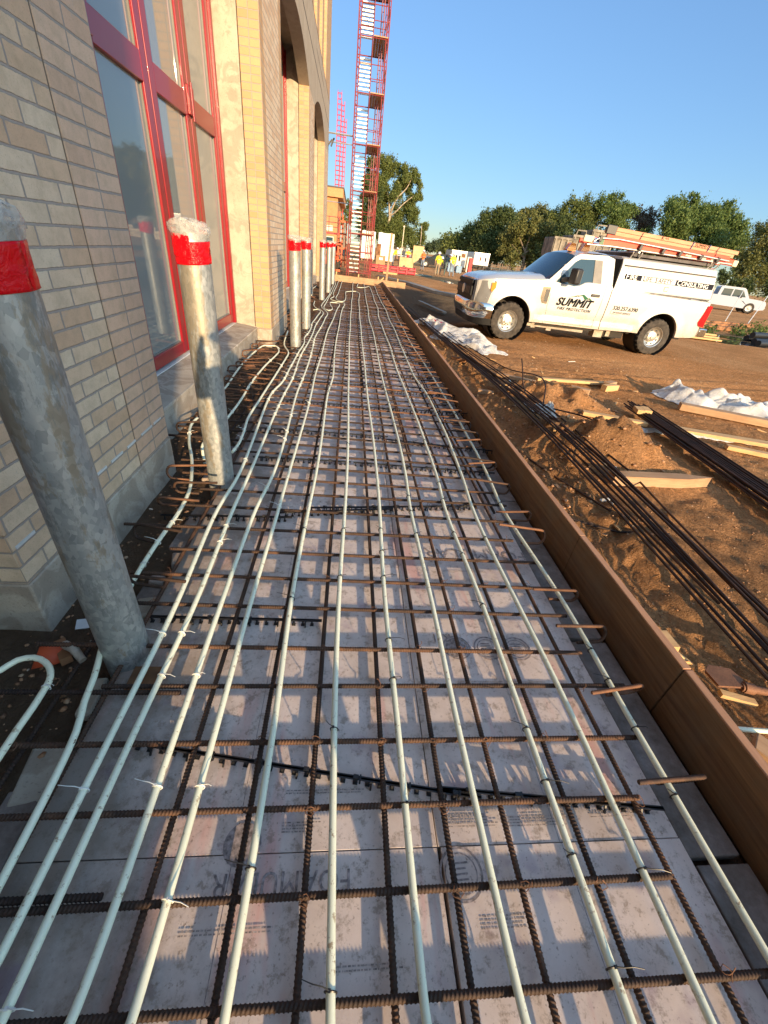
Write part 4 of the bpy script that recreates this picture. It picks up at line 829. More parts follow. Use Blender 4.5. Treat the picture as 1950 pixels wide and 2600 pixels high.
m = MB(); m.prism([(0,-.05),(.70,-.05),(.98,-.0),(.70,.05),(0,.05)], 'z', 0, .09); o = m.build('pointed_timber', M['lumber_o'], None, bevel=.004, loc=(2.28, 2.92, G_(2.6, 2.92)+.005)); o.rotation_euler = (0, 0, .05); tag(o, 'thick pointed timber stake lying between the loose rods and the straight stack', 'timber')
lumber('long_plank', (2.9,4.66,.05), (3.6,4.42,.05), .10, .045, 'lumber', 'yellow plank end running under the straight rod stack, left length', 'plank')
lumber('long_plank', (3.95,4.40,.03), (5.9,3.84,.03), .14, .04, 'lumber', 'long pale plank wrapped in white plastic right of the straight rod stack', 'plank')
lumber('long_plank', (4.72,5.36,.05), (6.3,4.60,.05), .14, .09, 'lumber_o', 'brown plank lying below the white plastic at the right edge', 'plank')
lumber('long_plank', (4.25,3.93,.03), (5.2,3.50,.03), .09, .045, 'lumber', 'short yellow plank at the right edge under the long pale one', 'plank')
lumber('long_plank', (3.52,2.98,.03), (4.4,2.90,.03), .10, .04, 'lumber', 'white dusted board end at the right edge under the straight rod stack', 'plank')
for i, (a, b, l) in enumerate((((1.80,7.2,.03),(2.0,7.0,.03),'reddish brick shaped block beside the rod heap below the plastic'),((2.30,6.25,.04),(2.8,5.95,.04),'brown board scrap before the far mound'),((1.75,5.3,.02),(1.95,5.25,.02),'small wood scrap between form and rod heap'))):
    lumber('wood_scrap', a, b, .08, .05, 'rust' if i == 0 else 'lumber_o', l, 'scrap')
k = 0
for i in range(46):
    x = rr.uniform(1.55, 5.8); y = rr.uniform(2.0, 9.0)
    if rr.random() < .5: x = rr.uniform(1.55, 2.6)
    L = rr.uniform(.03, .13); m = MB(); m.box(-L/2, L/2, -.012, .012, -.004, .006); o = m.build('wood_chip', M[rr.choice(['lumber','lumber','lumber_o','white_strip','redsteel' if i % 9 == 0 else 'lumber'])], None, loc=(x, y, G_(x, y)+.008)); o.rotation_euler = (rr.uniform(-.3,.3), rr.uniform(-.3,.3), rr.random()*3); tag(o, 'small pale wood or plastic chip lying on the brown soil', 'chip', 'chips scattered on the soil')
# near right corner hardware
hw = thing('form_clamp', 'rusty steel form clamp with a flat plate and pipe handle at the near right corner', 'clamp', (1.66, 1.0, -.0))
m = MB(); m.prism([(0,-.05),(.11,-.055),(.135,-.02),(.12,.03),(.03,.05),(-.005,.02)], 'z', .05, .062); m.build('plate', M['rebar_or'], hw, bevel=.003)
m = MB(); m.tube([(.11,-.05,.05),(.25,-.075,.045),(.45,-.08,.045)], .018, 12); m.tube([(.12,-.05,.05),(.16,-.06,.048)], .024, 12); m.build('pipe_handle', M['rebar_or'], hw)
m = MB(); m.beam((.02,-.06,.02),(.16,-.10,.01),.03,.02); m.build('wedge', M['lumber'], hw)
m = MB(); m.tube([(1.60,.78,.03),(1.8,.765,.03),(2.1,.75,.02)], .010, 8); o = m.build('white_rod', M['pex'], None); tag(o, 'short cream rod on the soil beside the clamp at the right edge', 'rod')
lumber('wood_scrap', (1.62,.72,.05), (1.90,.40,.0), .09, .03, 'lumber_o', 'wood board scrap behind the form below the cream rod', 'scrap')
# plastic sheets
def sheet(name, pts, width, hgt, label, seed, red=False, nu=110, nv=64):
    r2 = np.random.RandomState(seed); P = []; S = smooth_path([(x, y, 0) for x, y in pts], .02); S = [S[int(i*(len(S)-1)/(nu-1))] for i in range(nu)]
    ph = r2.rand(12)*6.28
    creases = [(r2.uniform(0, 1), r2.uniform(-.5, .5), r2.uniform(-1, 1)*1.3, r2.uniform(.02, .055), r2.uniform(.12, .42), r2.uniform(.2, .6)) for _ in range(30)]
    asp = width/max(1e-3, (Vector(S[-1])-Vector(S[0])).length)
    T, U = np.meshgrid(np.linspace(0, 1, nu), np.linspace(-.5, .5, nv), indexing='ij')
    Cx = np.array([c.x for c in S])[:, None]; Cy = np.array([c.y for c in S])[:, None]; dx = np.gradient(Cx[:, 0]); dy = np.gradient(Cy[:, 0]); L0 = np.hypot(dx, dy); dx = (dx/L0)[:, None]; dy = (dy/L0)[:, None]
    wd = width*(.5 + .5*np.sin(np.pi*np.clip(T*.94+.03, 0, 1))**.6)*(1 + .20*np.sin(T*11+ph[0]) + .10*np.sin(T*27+ph[1]))
    q = U*wd*(1 + .12*np.sin(T*15+ph[2]+U*3)); al_ = .05*np.sin(U*9+ph[3])*width
    PX = Cx - dy*q + dx*al_; PY = Cy + dx*q + dy*al_
    prof = np.maximum(0, 1 - (2*np.abs(U))**2.5); ed = np.minimum(1, np.minimum(T*8, (1-T)*8))
    hh = hgt*prof*ed*(.38 + 1.1*fbm(T*3.5/asp+seed, U*3.2+seed, 3, seed))
    for ct, cu, sl, cw, am, ln in creases:
        ax = (T-ct)/asp; ay = U-cu; L_ = math.hypot(1, sl); al = (ax + sl*ay)/L_; pe = (ay - sl*ax)/L_
        hh = hh + hgt*am*(.25+.75*prof)*ed*np.exp(-(pe/cw)**2*.6)*np.exp(-(al/ln)**2)
    PZ = ground_h(PX, PY) + .008 + np.maximum(0, hh)
    P = np.stack([PX, PY, PZ], -1).tolist()
    m = MB(); m.grid(P); n_ = len(m.f)
    if red:
        for q in range(n_):
            i, j = q // (nv-1), q % (nv-1)
            if (8 <= i <= 15 and False) or (22 <= i <= 44 and 20 + (i-22)//3 <= j <= 23 + (i-22)//3) or (32 <= i <= 54 and 36 + (i-32)//4 <= j <= 38 + (i-32)//4): m.m[q] = 1
    o = m.build(name, [M['sheet'], M['stripe']], None, smooth=80); sm = o.modifiers.new('thickness', 'SOLIDIFY'); sm.thickness = .002; return tag(o, label, 'plastic sheet')
sheet('plastic_sheet', [(2.18, 12.2), (2.30, 11.0), (2.45, 9.8), (2.62, 8.8), (2.85, 8.0)], 1.0, .21, 'crumpled white plastic sheet with red stripes in front of the truck bumper', 5, True)
sheet('plastic_sheet', [(5.05, 6.35), (5.5, 5.95), (6.0, 5.6), (6.8, 5.3)], 1.05, .20, 'crumpled white plastic sheet lying alone at the right edge', 8)
sheet('plastic_sheet', [(2.20, 4.50), (2.34, 4.56), (2.48, 4.46)], .22, .10, 'small white plastic scrap on the rods between the two mounds', 3, True, 30, 20)
sheet('plastic_sheet', [(3.05, 4.62), (3.5, 4.40), (4.0, 4.34), (4.6, 4.22), (5.4, 4.02)], .16, .05, 'long strip of white plastic along the pale plank', 14, False, 60, 14)

# ================================================================== PICKUP TRUCK (side on, nose to the building)
TR = thing('pickup_truck', 'white single cab pickup with a lettered service cap and ladder rack parked side on', 'truck', (3.57, 9.86, 0))
TY0 = 0.0; TWD = 2.03
WB = 3.60; RWX = WB                              # rear wheel x from the front axle
F0 = -.82; REAR = 4.66                          # nose and bed rear in local x
def lerp_pts(pts, x):
    if x <= pts[0][0]: return pts[0][1]
    for (x0, y0), (x1, y1) in zip(pts, pts[1:]):
        if x <= x1: return y0 + (y1-y0)*(x-x0)/(x1-x0)
    return pts[-1][1]
TOP = [(F0, 1.10), (-.66, 1.15), (-.4, 1.185), (.2, 1.235), (.55, 1.265), (.70, 1.285), (.82, 1.255), (1.30, 1.205), (1.42, 1.235), (1.52, 1.295), (1.60, 1.31), (2.165, 1.31), (2.17, 1.245), (REAR, 1.215)]
BOT = [(F0, .66), (-.6, .62), (-.47, .50), (.4, .43), (2.2, .42), (2.22, .42), (3.0, .44), (4.2, .44), (4.5, .46), (REAR, .50)]
AR = .475
def bottom(x):
    b = lerp_pts(BOT, x)
    for cx in (0.0, RWX):
        d = x - cx
        if abs(d) < AR: b = max(b, .42 + (AR**2 - d*d)**.5*1.02)
    return b
def side_off(x, z):
    """outward offset of the body side (positive = bulges out)"""
    o = 0.0
    for cx in (0.0, RWX):
        d = math.hypot(x-cx, (z-.42))
        if z > .36: o += .045*max(0, 1 - abs(d-AR-.02)/.17)**1.3 if d > AR-.03 else .045
    o += .012*math.exp(-((z-.98)/.18)**2) - .05*max(0, z-1.12) - .035*math.exp(-((z-.60)/.05)**2)*(1 if AR+.12 < x < RWX-AR-.12 else 0) - .02*max(0, .62-z)
    if x < -.48: o -= .20*((-.48-x)/.34)**1.8
    if x > 4.45: o -= .05*((x-4.45)/.2)**2
    return o
stn = sorted(set([round(F0 + (REAR-F0)*i/96, 4) for i in range(97)] + [c + s*AR for c in (0, RWX) for s in (-1, 1)] + [c + AR*math.cos(a*math.pi/26) for c in (0, RWX) for a in range(27)]))
NZ = 16
def body_side(x0, x1, y_side):
    st = [x for x in stn if x0-1e-6 <= x <= x1+1e-6]; P = []
    for x in st:
        b, t_ = bottom(x), lerp_pts(TOP, x); row = []
        for j in range(NZ+1):
            z = b + (t_-b)*j/NZ; o = side_off(x, z); row.append((x, (TY0 - o) if y_side < 0 else (TY0 + TWD + o), z))
        # roll the top edge inwards
        row.append((x, row[-1][1] + (.03 if y_side < 0 else -.03), t_+.012)); 
        # inner lip of the arch / sill
        row.insert(0, (x, row[0][1] + (.10 if y_side < 0 else -.10), b+.004)); P.append(row)
    return P
m = MB()
for s in (-1, 1): m.grid(body_side(F0, REAR, s), flip=(s > 0))
# hood
HP = []
for i in range(25):
    x = F0 + (.62-F0)*i/24; row = []
    for j in range(15):
        v = j/14; yy = TY0 + .03 - side_off(x, lerp_pts(TOP, x)) + (TWD - .06 + 2*side_off(x, lerp_pts(TOP, x)))*v; e = 1-(2*v-1)**2
        z = lerp_pts(TOP, x) + .012 + .10*e**.55*(.55 + .45*min(1, (x-F0)/.5)) - .014*(1 if abs(2*v-1) < .5 else 0) - .10*max(0, 1-(x-F0)/.12)**2*e
        row.append((x, yy, z))
    HP.append(row)
m.grid(HP)
# cowl, bed floor deck edge, rear panel, front panel
m.add([(.62, .05, 1.28), (.62, TWD-.05, 1.28), (.95, TWD-.08, 1.36), (.95, .08, 1.36)], [(0,1,2,3)])
m.add([(REAR-.01, .04, .50), (REAR-.01, TWD-.04, .50), (REAR-.01, TWD-.04, 1.21), (REAR-.01, .04, 1.21)], [(0,1,2,3)])
m.add([(F0+.02, .16, .66), (F0+.02, TWD-.16, .66), (F0+.02, TWD-.16, 1.13), (F0+.02, .16, 1.13)], [(0,3,2,1)])
m.add([(2.19, .03, .45), (2.19, TWD-.03, .45), (2.19, TWD-.03, 1.24), (2.19, .03, 1.24)], [(0,1,2,3)])
m.build('body', M['white'], TR, smooth=40)
# cab greenhouse
def pillar_y(z): return .025 + .16*max(0, (z-1.27))/.55          # tumblehome inset
roof_z = 1.835
gm = MB()
def side_pts(z_x): return [(x, pillar_y(z), z) for x, z in z_x]
for s in (0, 1):
    def Y(z): return pillar_y(z) if s == 0 else TWD - pillar_y(z)
    outer = [(.70, 1.285), (1.16, 1.74), (1.30, 1.815), (1.93, 1.845), (2.10, 1.80), (2.165, 1.31)]
    inner = [(.86, 1.255), (1.22, 1.66), (1.33, 1.725), (1.66, 1.745), (1.72, 1.72), (1.76, 1.31)]
    q1 = [(x, Y(z), z) for x, z in outer]; q2 = [(x, Y(z)+(.012 if s == 0 else -.012), z) for x, z in inner]
    for i in range(5):
        f = [(0,1,2,3)] if s == 0 else [(3,2,1,0)]
        gm.add([q1[i], q1[i+1], q2[i+1], q2[i]], f)
# roof skin
RP = []
for i, (x, z) in enumerate([(1.16, 1.74), (1.30, 1.815), (1.5, 1.845), (1.75, 1.855), (1.93, 1.85), (2.10, 1.80)]):
    row = []
    for j in range(13):
        v = j/12; e = 1-(2*v-1)**2; row.append((x, pillar_y(z) + (TWD-2*pillar_y(z))*v, z + .055*e**.6))
    RP.append(row)
gm.grid(RP); gm.add([(2.165, .06, 1.25), (2.165, TWD-.06, 1.25), (2.10, TWD-.17, 1.80), (2.10, .17, 1.80)], [(0,1,2,3)])
gm.build('cab', M['white'], TR, smooth=45, bevel=.006)
gl = MB(); gl.add([(.72, .09, 1.30), (.72, TWD-.09, 1.30), (1.17, TWD-.19, 1.77), (1.17, .19, 1.77)], [(0,1,2,3)]) if False else None
WS = []
for i in range(7):
    f = i/6; x = .70 + .48*f; z = 1.30 + .47*f; ya = .06 + .115*f
    WS.append([(x - .10*(1-(2*j/10-1)**2)*(1-f*.6), ya + (TWD-2*ya)*j/10, z + (.055*f)*(1-(2*j/10-1)**2)**.6) for j in range(11)])
gl.grid(WS); gl.build('windscreen', M['carglass'], TR)
wp = MB(); wp.tube([(.64, .5, 1.325), (.62, .8, 1.345), (.62, 1.15, 1.35)], .012, 6); wp.tube([(.72, .55, 1.33), (.66, .9, 1.37)], .014, 6); wp.build('wiper', M['black'], TR)
for yv in (0, 1):
    sw = MB()
    pts = [(.86, 1.255), (1.22, 1.66), (1.33, 1.725), (1.66, 1.745), (1.72, 1.72), (1.76, 1.31), (1.60, 1.31), (1.52, 1.295), (1.42, 1.235), (1.30, 1.205)]
    vs = [(x, (pillar_y(z)+.014) if yv == 0 else TWD-pillar_y(z)-.014, z) for x, z in pts]; sw.add(vs, [tuple(range(len(vs)))]); sw.build('side_window', M['carglass'], TR)
bp = MB(); bp.prism([(1.64, 1.735), (1.80, 1.77), (1.84, 1.32), (1.66, 1.31)], 'y', .0, .001) if False else None
qv = [(x, pillar_y(z)+.004, z) for x, z in ((1.655, 1.742), (1.83, 1.745), (1.90, 1.315), (1.70, 1.315))]; bp.add(qv, [(0,1,2,3)]); bp.build('pillar_cover', M['grey_trim'], TR)
# door: outline gap strips, handle, vent
dr = MB()
def seam(pts, w_=.006):
    for (x0, z0), (x1, z1) in zip(pts, pts[1:]):
        n = max(1, int(math.hypot(x1-x0, z1-z0)/.05))
        for i in range(n):
            a = i/n; b = (i+1)/n; xa, za, xb, zb = x0+(x1-x0)*a, z0+(z1-z0)*a, x0+(x1-x0)*b, z0+(z1-z0)*b
            dr.beam((xa, TY0 - side_off(xa, za) - .001, za), (xb, TY0 - side_off(xb, zb) - .001, zb), w_, .003, 0, math.pi/2 if abs(zb-za) < abs(xb-xa) else 0)
seam([(.83, 1.25), (.80, 1.0), (.80, .75), (.86, .47)]); seam([(2.02, 1.30), (2.02, .9), (2.0, .46)]); seam([(.86, .47), (2.0, .46)]); seam([(2.178, 1.24), (2.178, .43)], .018); seam([(F0+.38, 1.175), (0.1, 1.225), (.68, 1.27)])
seam([(.83, .43), (.80, .47)]); dr.build('panel_gap', M['seam'], TR)
hd = MB(); hd.box(1.73, 1.93, -.035, -.012, 1.06, 1.115); hd.build('door_handle', M['black'], TR, bevel=.01)
vn = MB(); vn.prism([(.60, 1.14), (.78, 1.15), (.775, .82), (.66, .83), (.60, .92)], 'y', -.016, -.004, 0); vn.prism([(.68, 1.10), (.77, 1.10), (.765, .86), (.69, .87)], 'y', -.020, -.012, 1); vn.build('fender_vent', [M['chrome'], M['black']], TR)
mr = MB(); mr.beam((.98, .05, 1.30), (1.06, -.16, 1.34), .07, .10); mr.obox((1.13, -.24, 1.40), (.16, .22, .30), (0, 0, .25)); mr.build('mirror', M['black'], TR, bevel=.035)
mg = MB(); mg.obox((1.215, -.235, 1.39), (.006, .16, .24), (0, 0, .25)); mg.build('mirror_glass', M['grey_trim'], TR)
# grille, headlights, bumper
gr = MB(); gx = F0 - .045
gr.box(gx, F0+.05, .40, TWD-.40, .80, 1.10, 0); gr.box(gx-.03, gx+.02, .33, TWD-.33, .79, .98, 0); gr.box(gx-.02, gx+.02, .36, TWD-.36, 1.03, 1.09, 0); gr.box(gx+.0, F0+.06, .30, TWD-.30, .70, .79, 0)
for i in range(9): gr.box(gx-.035, gx-.028, .45+i*.13, .53+i*.13, .82, .95, 1)
gr.build('grille', [M['trim'], M['black']], TR, bevel=.012)
em = MB(); em.lathe([(.001, -.006), (.095, -.006), (.10, .0), (.10, .012)], (gx-.038, TWD/2, .89), 'x', 24, fn=lambda r, h, a: r*(1 if True else 1)); em.build('grille_emblem', M['alu'], TR); 
hl = MB(); hl.prism([(F0+.01, 1.11), (F0+.40, 1.145), (F0+.43, 1.05), (F0+.36, .90), (F0+.28, .72), (F0+.02, .70)], 'y', .105, .34, 0) if False else None
def hl_pts(off): return [(F0-.01, .30, 1.10), (F0+.12, .08, 1.12), (F0+.38, -.006, 1.14), (F0+.38, -.010, 1.02), (F0+.31, -.004, .90), (F0+.27, .01, .70), (F0+.08, .09, .69), (F0-.02, .30, .69)]
v_ = hl_pts(0); hl.add([(p[0]-.012, p[1]-.012, p[2]) for p in v_], [(0,7,6,1), (1,6,5,4), (1,4,3,2)]); hl.build('headlight', M['lens_c'], TR)
for zc in (1.02, .90, .78):
    hb = MB(); hb.obox((F0+.20 - (1.02-zc)*.12, .055, zc), (.13, .02, .085), (0, 0, -.55)); hb.build('head_lamp', M['chrome'], TR, bevel=.012)
hi = MB(); hi.prism([(F0+.16, 1.04), (F0+.30, 1.06), (F0+.31, .78), (F0+.17, .76)], 'y', .128, .132); o = hi.build('headlight_bezel', M['grey_trim'], TR)
ho = MB(); ho.prism([(F0+.27, 1.10), (F0+.37, 1.115), (F0+.37, 1.01), (F0+.30, .93), (F0+.27, .95)], 'y', -.028, -.012); ho.build('marker_lamp', M['lens_o'], TR)
v2 = [(p[0], TWD-p[1], p[2]) for p in v_]; h2 = MB(); h2.add([(p[0]-.012, p[1]+.012, p[2]) for p in v2], [(1,6,7,0), (4,5,6,1), (2,3,4,1)]); h2.build('headlight', M['lens_c'], TR)
bm = MB(); prof = [(-.06, .70), (-.10, .66), (-.10, .52), (-.06, .40), (-.02, .38)]; path = [(F0+.40, -.02), (F0+.22, -.015), (F0+.05, .06), (F0-.04, .22), (F0-.07, .5), (F0-.075, TWD/2), (F0-.07, TWD-.5), (F0-.04, TWD-.22), (F0+.05, TWD-.06), (F0+.22, TWD+.015), (F0+.40, TWD+.02)]
BP = []
for i, (px_, py_) in enumerate(path):
    a = Vector((path[max(i-1,0)][0], path[max(i-1,0)][1], 0)); b = Vector((path[min(i+1, len(path)-1)][0], path[min(i+1, len(path)-1)][1], 0)); d = (b-a).normalized(); nn = Vector((-d.y, d.x, 0)); nn = nn if nn.x < 0 or (abs(nn.x) < .2 and (nn.y < 0) == (py_ < 1)) else -nn
    BP.append([(px_ + nn.x*(-o-.06), py_ + nn.y*(-o-.06), z) for o, z in prof])
bm.grid(BP); bm.build('front_bumper', M['chrome'], TR, smooth=50)
lo = MB(); BP2 = []
for i, (px_, py_) in enumerate(path): BP2.append([(px_+.015, py_ + (.012 if py_ < 1 else -.012), .41), (px_+.05, py_ + (.03 if py_ < 1 else -.03), .26)])
lo.grid(BP2); lo.box(F0-.085, F0-.06, .42, .95, .46, .62); lo.build('air_dam', M['trim'], TR, smooth=40)
lp = MB(); lp.box(F0-.095, F0-.088, .98, 1.28, .47, .61); lp.build('licence_plate', M['white_strip'], TR)
th = MB(); th.lathe([(.03, -.02), (.03, .03)], (F0-.09, .62, .50), 'x', 10); th.build('tow_hook', M['alu'], TR)
rb = MB(); rb.box(REAR, REAR+.20, .02, TWD-.02, .50, .68, 0); rb.build('rear_bumper', M['chrome'], TR, bevel=.02)
tl = MB(); tl.prism([(REAR-.06, 1.15), (REAR+.02, 1.14), (REAR+.01, .72), (REAR-.10, .74), (REAR-.15, .80)], 'y', -.012, .12); tl.build('tail_light', M['lens_r'], TR, bevel=.01)
# wheel wells, underbody, axles
un = MB()
for cx in (0, RWX): un.lathe([(AR-.0, .02), (AR-.005, .5), (.01, .5)], (cx, 0, .42), 'y', 28)
un.box(-.8, 4.5, .35, .55, .36, .50); un.box(-.8, 4.5, TWD-.55, TWD-.35, .36, .50); un.box(.7, 2.1, .12, 1.9, .36, .46); un.tube([(RWX, .2, .40), (RWX, 1.8, .40)], .06, 8); un.ball((RWX, 1.0, .40), .16); un.tube([(0, .2, .40), (0, 1.8, .40)], .05, 8)
un.box(2.3, 2.95, .22, .48, .26, .40); un.box(3.0, 3.1, .2, 1.8, .38, .6); un.lathe([(.11, 2.0), (.11, 2.75)], (0, 1.45, .33), 'x', 12); un.box(4.1, 4.55, .4, 1.6, .36, .46); un.build('underbody', M['under'], TR)
ex = MB(); ex.box(.62, .72, .14, .22, .30, .44); ex.box(1.0, 1.12, .14, .22, .27, .42); ex.beam((.5, .17, .36), (1.9, .17, .33), .05, .06); ex.box(2.2, 2.42, .18, .4, .24, .40); ex.box(2.5, 2.6, .18, .3, .28, .42); ex.build('running_gear', M['conc_base'], TR)
# wheels
def wheel(cx, y, s):
    tm = MB(); pr = [(.205, -.11), (.26, -.125), (.33, -.13), (.368, -.115), (.383, -.085), (.388, 0), (.383, .085), (.368, .115), (.33, .13), (.26, .125), (.205, .11)]
    tm.lathe(pr, (0,0,0), 'y', 96, fn=lambda r, h, a: r + (.010*(1 if math.sin(a*24 + h*60) > .1 else -1) if r > .37 else (.006*(1 if math.sin(a*24+1) > 0 else 0) if r > .34 else 0)))
    w_ = tm.build('wheel', M['tyre'], TR, smooth=30, loc=(cx, y, .385))
    rm = MB(); f = -s
    rm.lathe([(.208, -.11*1), (.222, -.118), (.215, -.10), (.195, -.085), (.185, -.06), (.12, -.035), (.105, -.075), (.055, -.085), (.05, -.11), (.001, -.112)], (0,0,0), 'y', 40, fn=None) if s < 0 else rm.lathe([(.208, .11), (.222, .118), (.215, .10), (.195, .085), (.185, .06), (.12, .035), (.105, .075), (.055, .085), (.05, .11), (.001, .112)], (0,0,0), 'y', 40)
    for k in range(8):
        a = 2*math.pi*k/8; rm.ball((.083*math.cos(a), s*.088, .083*math.sin(a)), .011, 0, 6, 4)
    rm.build('rim', M['alloy'], w_, smooth=40)
    ho_ = MB()
    for k in range(8):
        a = 2*math.pi*(k+.5)/8; c = (.153*math.cos(a), s*.056, .153*math.sin(a)); t_ = Vector((-math.sin(a), 0, math.cos(a))); n_ = Vector((math.cos(a), 0, math.sin(a)))
        vs = [(c[0]+t_.x*.028*math.cos(b)+n_.x*.016*math.sin(b), c[1] - .0 + s*.004, c[2]+t_.z*.028*math.cos(b)+n_.z*.016*math.sin(b)) for b in [2*math.pi*i/10 for i in range(10)]]
        ho_.add(vs, [tuple(range(10)) if s > 0 else tuple(range(9, -1, -1))])
    ho_.build('rim_hole', M['black'], w_, smooth=0)
for cx in (0, RWX): wheel(cx, .135, -1); wheel(cx, TWD-.135, 1)
# service cap (topper)
cp = MB(); c0, c1 = 2.20, 4.60
def cap_sec(x, inset=0): return [(x, .035, 1.25), (x, .06, 1.60), (x, .085, 1.75), (x, .13, 1.835), (x, .24, 1.875), (x, TWD/2, 1.895), (x, TWD-.24, 1.875), (x, TWD-.13, 1.835), (x, TWD-.085, 1.75), (x, TWD-.06, 1.60), (x, TWD-.035, 1.25)]
secs = [cap_sec(c0+.09), cap_sec(c0+.09), cap_sec(c1-.10), cap_sec(c1-.02)]
secs[0] = [(c0+.03 + .03*(p[2]-1.25)/.6, p[1]+ (.01 if p[1] < 1 else -.01), p[2]-.012) for p in cap_sec(c0)]
secs[3] = [(p[0] - .10*max(0, p[2]-1.25)/.6, p[1] + (.015 if p[1] < 1 else -.015), p[2]-.02) for p in cap_sec(c1)]
cp.grid(secs, flip=True); cp.add(secs[0], [tuple(range(11))]); cp.add(secs[3], [tuple(range(10, -1, -1))])
cp.build('service_cap', M['white'], TR, smooth=30, bevel=.01)
cf = MB(); cf.add([(c0+.026, .07, 1.26), (c0+.026, TWD-.07, 1.26), (c0+.04, TWD-.14, 1.82), (c0+.04, .14, 1.82)], [(0,3,2,1)]); cf.build('cap_front', M['trim'], TR)
dl = MB(); dl.beam((c0+.10, .072, 1.715), (c1-.12, .072, 1.715), .022, .022); dl.beam((c0+.06, .045, 1.262), (c1-.04, .035, 1.262), .012, .018); 
def capy(z): return .035 + .025*(z-1.25)/.35 - .003
for a, b in (((c0+.20, 1.69), (c0+.155, 1.285)), ((c1-.05, 1.68), (c1-.02, 1.29))): dl.beam((a[0], capy(a[1]), a[1]), (b[0], capy(b[1]), b[1]), .004, .004)
dl.beam((c0+.155, capy(1.285), 1.285), (c1-.02, capy(1.29), 1.285), .004, .004); dl.build('drip_rail', M['seam'], TR)
# lettering: letters are thin raised sheets on the panel
def letters(txt, size, x, z, yoff, mat, name='lettering', bold=0, shear=0, parent=None, ax='LEFT', space=1.0, tilt=0, sx=1.0):
    me = text_mesh(txt, size, bold, shear, .001, ax, space); me.materials.clear(); me.materials.append(M[mat])
    o = inst(name, me, (x, yoff, z), (math.pi/2 + tilt, 0, 0), (sx, 1, 1)); o.parent = parent or TR; return o
yt = -.0165
letters('SUMMIT', .215, .985, .895, yt - .006, 'ink', bold=.006, shear=.28, sx=1.06)
letters('FIRE PROTECTION', .080, 1.04, .765, yt-.002, 'ink', bold=.0005, shear=.28, space=1.22, sx=1.0)
lg = MB(); 
def poly(pts): lg.add([(x, yt-.006, z) for x, z in pts] , [tuple(range(len(pts)))])
poly([(1.20, .985), (1.42, 1.055), (1.40, 1.02), (1.38, 1.025)]); poly([(1.38, 1.025), (1.56, 1.085), (1.54, 1.055), (1.44, 1.03), (1.42, 1.055)]); poly([(1.56, 1.085), (1.70, 1.01), (1.67, 1.0), (1.63, .975), (1.54, 1.055)]); poly([(1.66, 1.01), (1.72, 1.03), (1.81, .965), (1.79, .96), (1.71, 1.005), (1.69, .99)])
lg.build('mountain_logo', M['green'], TR, smooth=0)
letters('320.257.6390', .115, 2.33, .895, yt - .004, 'ink', bold=0, sx=.97); letters('24 HOUR SERVICE', .055, 2.36, .805, yt - .003, 'ink', shear=.2, sx=.98)
u = MB(); u.beam((2.32, yt-.002, .78), (2.32, yt-.002, .845), .004, .004); u.beam((2.32, yt-.002, .778), (2.55, yt-.002, .765), .004, .004); u.build('lettering_rule', M['grey_trim'], TR)
letters('SC21018', .062, .50, 1.175, -.0 + .002, 'grey_trim', sx=.9)
tilt = -.066
cpz = 1.515; yb2 = lambda z: .035 + .025*(z-1.25)/.35
bd = MB(); bx0, bx1 = 2.37, 4.52; zz0, zz1 = 1.462, 1.568
def bandq(x0, x1, z0, z1, mi, dy): bd.add([(x0, yb2(z0)-dy, z0), (x1, yb2(z0)-dy, z0), (x1, yb2(z1)-dy, z1), (x0, yb2(z1)-dy, z1)], [(0,1,2,3)], mi)
bandq(bx0, bx1, zz0, zz1, 0, .004); bandq(bx0+.405, bx0+1.225, zz0+.007, zz1-.007, 1, .0055); bd.build('lettering_band', [M['navy_f'], M['white']], TR, smooth=0)
letters('F', .138, bx0+.035, cpz-.0, yb2(cpz)-.007, 'ink_w', bold=.0015, tilt=tilt); letters('IRE', .115, bx0+.125, cpz-.004, yb2(cpz)-.007, 'ink_w', bold=.0015, tilt=tilt, sx=1.1)
letters('L', .135, bx0+.44, cpz, yb2(cpz)-.008, 'ink', tilt=tilt); letters('IFE', .112, bx0+.51, cpz-.004, yb2(cpz)-.008, 'ink', tilt=tilt, sx=1.08); letters('S', .135, bx0+.725, cpz, yb2(cpz)-.008, 'ink', tilt=tilt); letters('AFETY', .112, bx0+.805, cpz-.004, yb2(cpz)-.008, 'ink', tilt=tilt, sx=1.05)
letters('C', .138, bx0+1.26, cpz, yb2(cpz)-.007, 'ink_w', bold=.0015, tilt=tilt); letters('ONSULTING', .115, bx0+1.365, cpz-.004, yb2(cpz)-.007, 'ink_w', bold=.0015, tilt=tilt, sx=1.02)
lk = MB(); lk.box(3.37, 3.49, .036, .05, 1.315, 1.43); lk.build('cap_lock', M['white'], TR, bevel=.01); l2 = MB(); l2.box(3.385, 3.475, .034, .0375, 1.33, 1.415); l2.build('lock_plate', M['seam'], TR); l3 = MB(); l3.box(3.395, 3.43, .031, .035, 1.34, 1.405); l3.box(3.44, 3.465, .031, .035, 1.34, 1.405); l3.build('lock_handle', M['alu'], TR)
# roof beacons
for x, s_ in ((1.28, .075), (1.60, .09)):
    bc = MB(); bc.prism([(x-.09, 1.88), (x+.09, 1.88), (x+.06, 1.88+s_*1.5), (x-.03, 1.88+s_*1.7)], 'y', .65, .85); bc.build('roof_beacon', M['lens_o'], TR, bevel=.01)
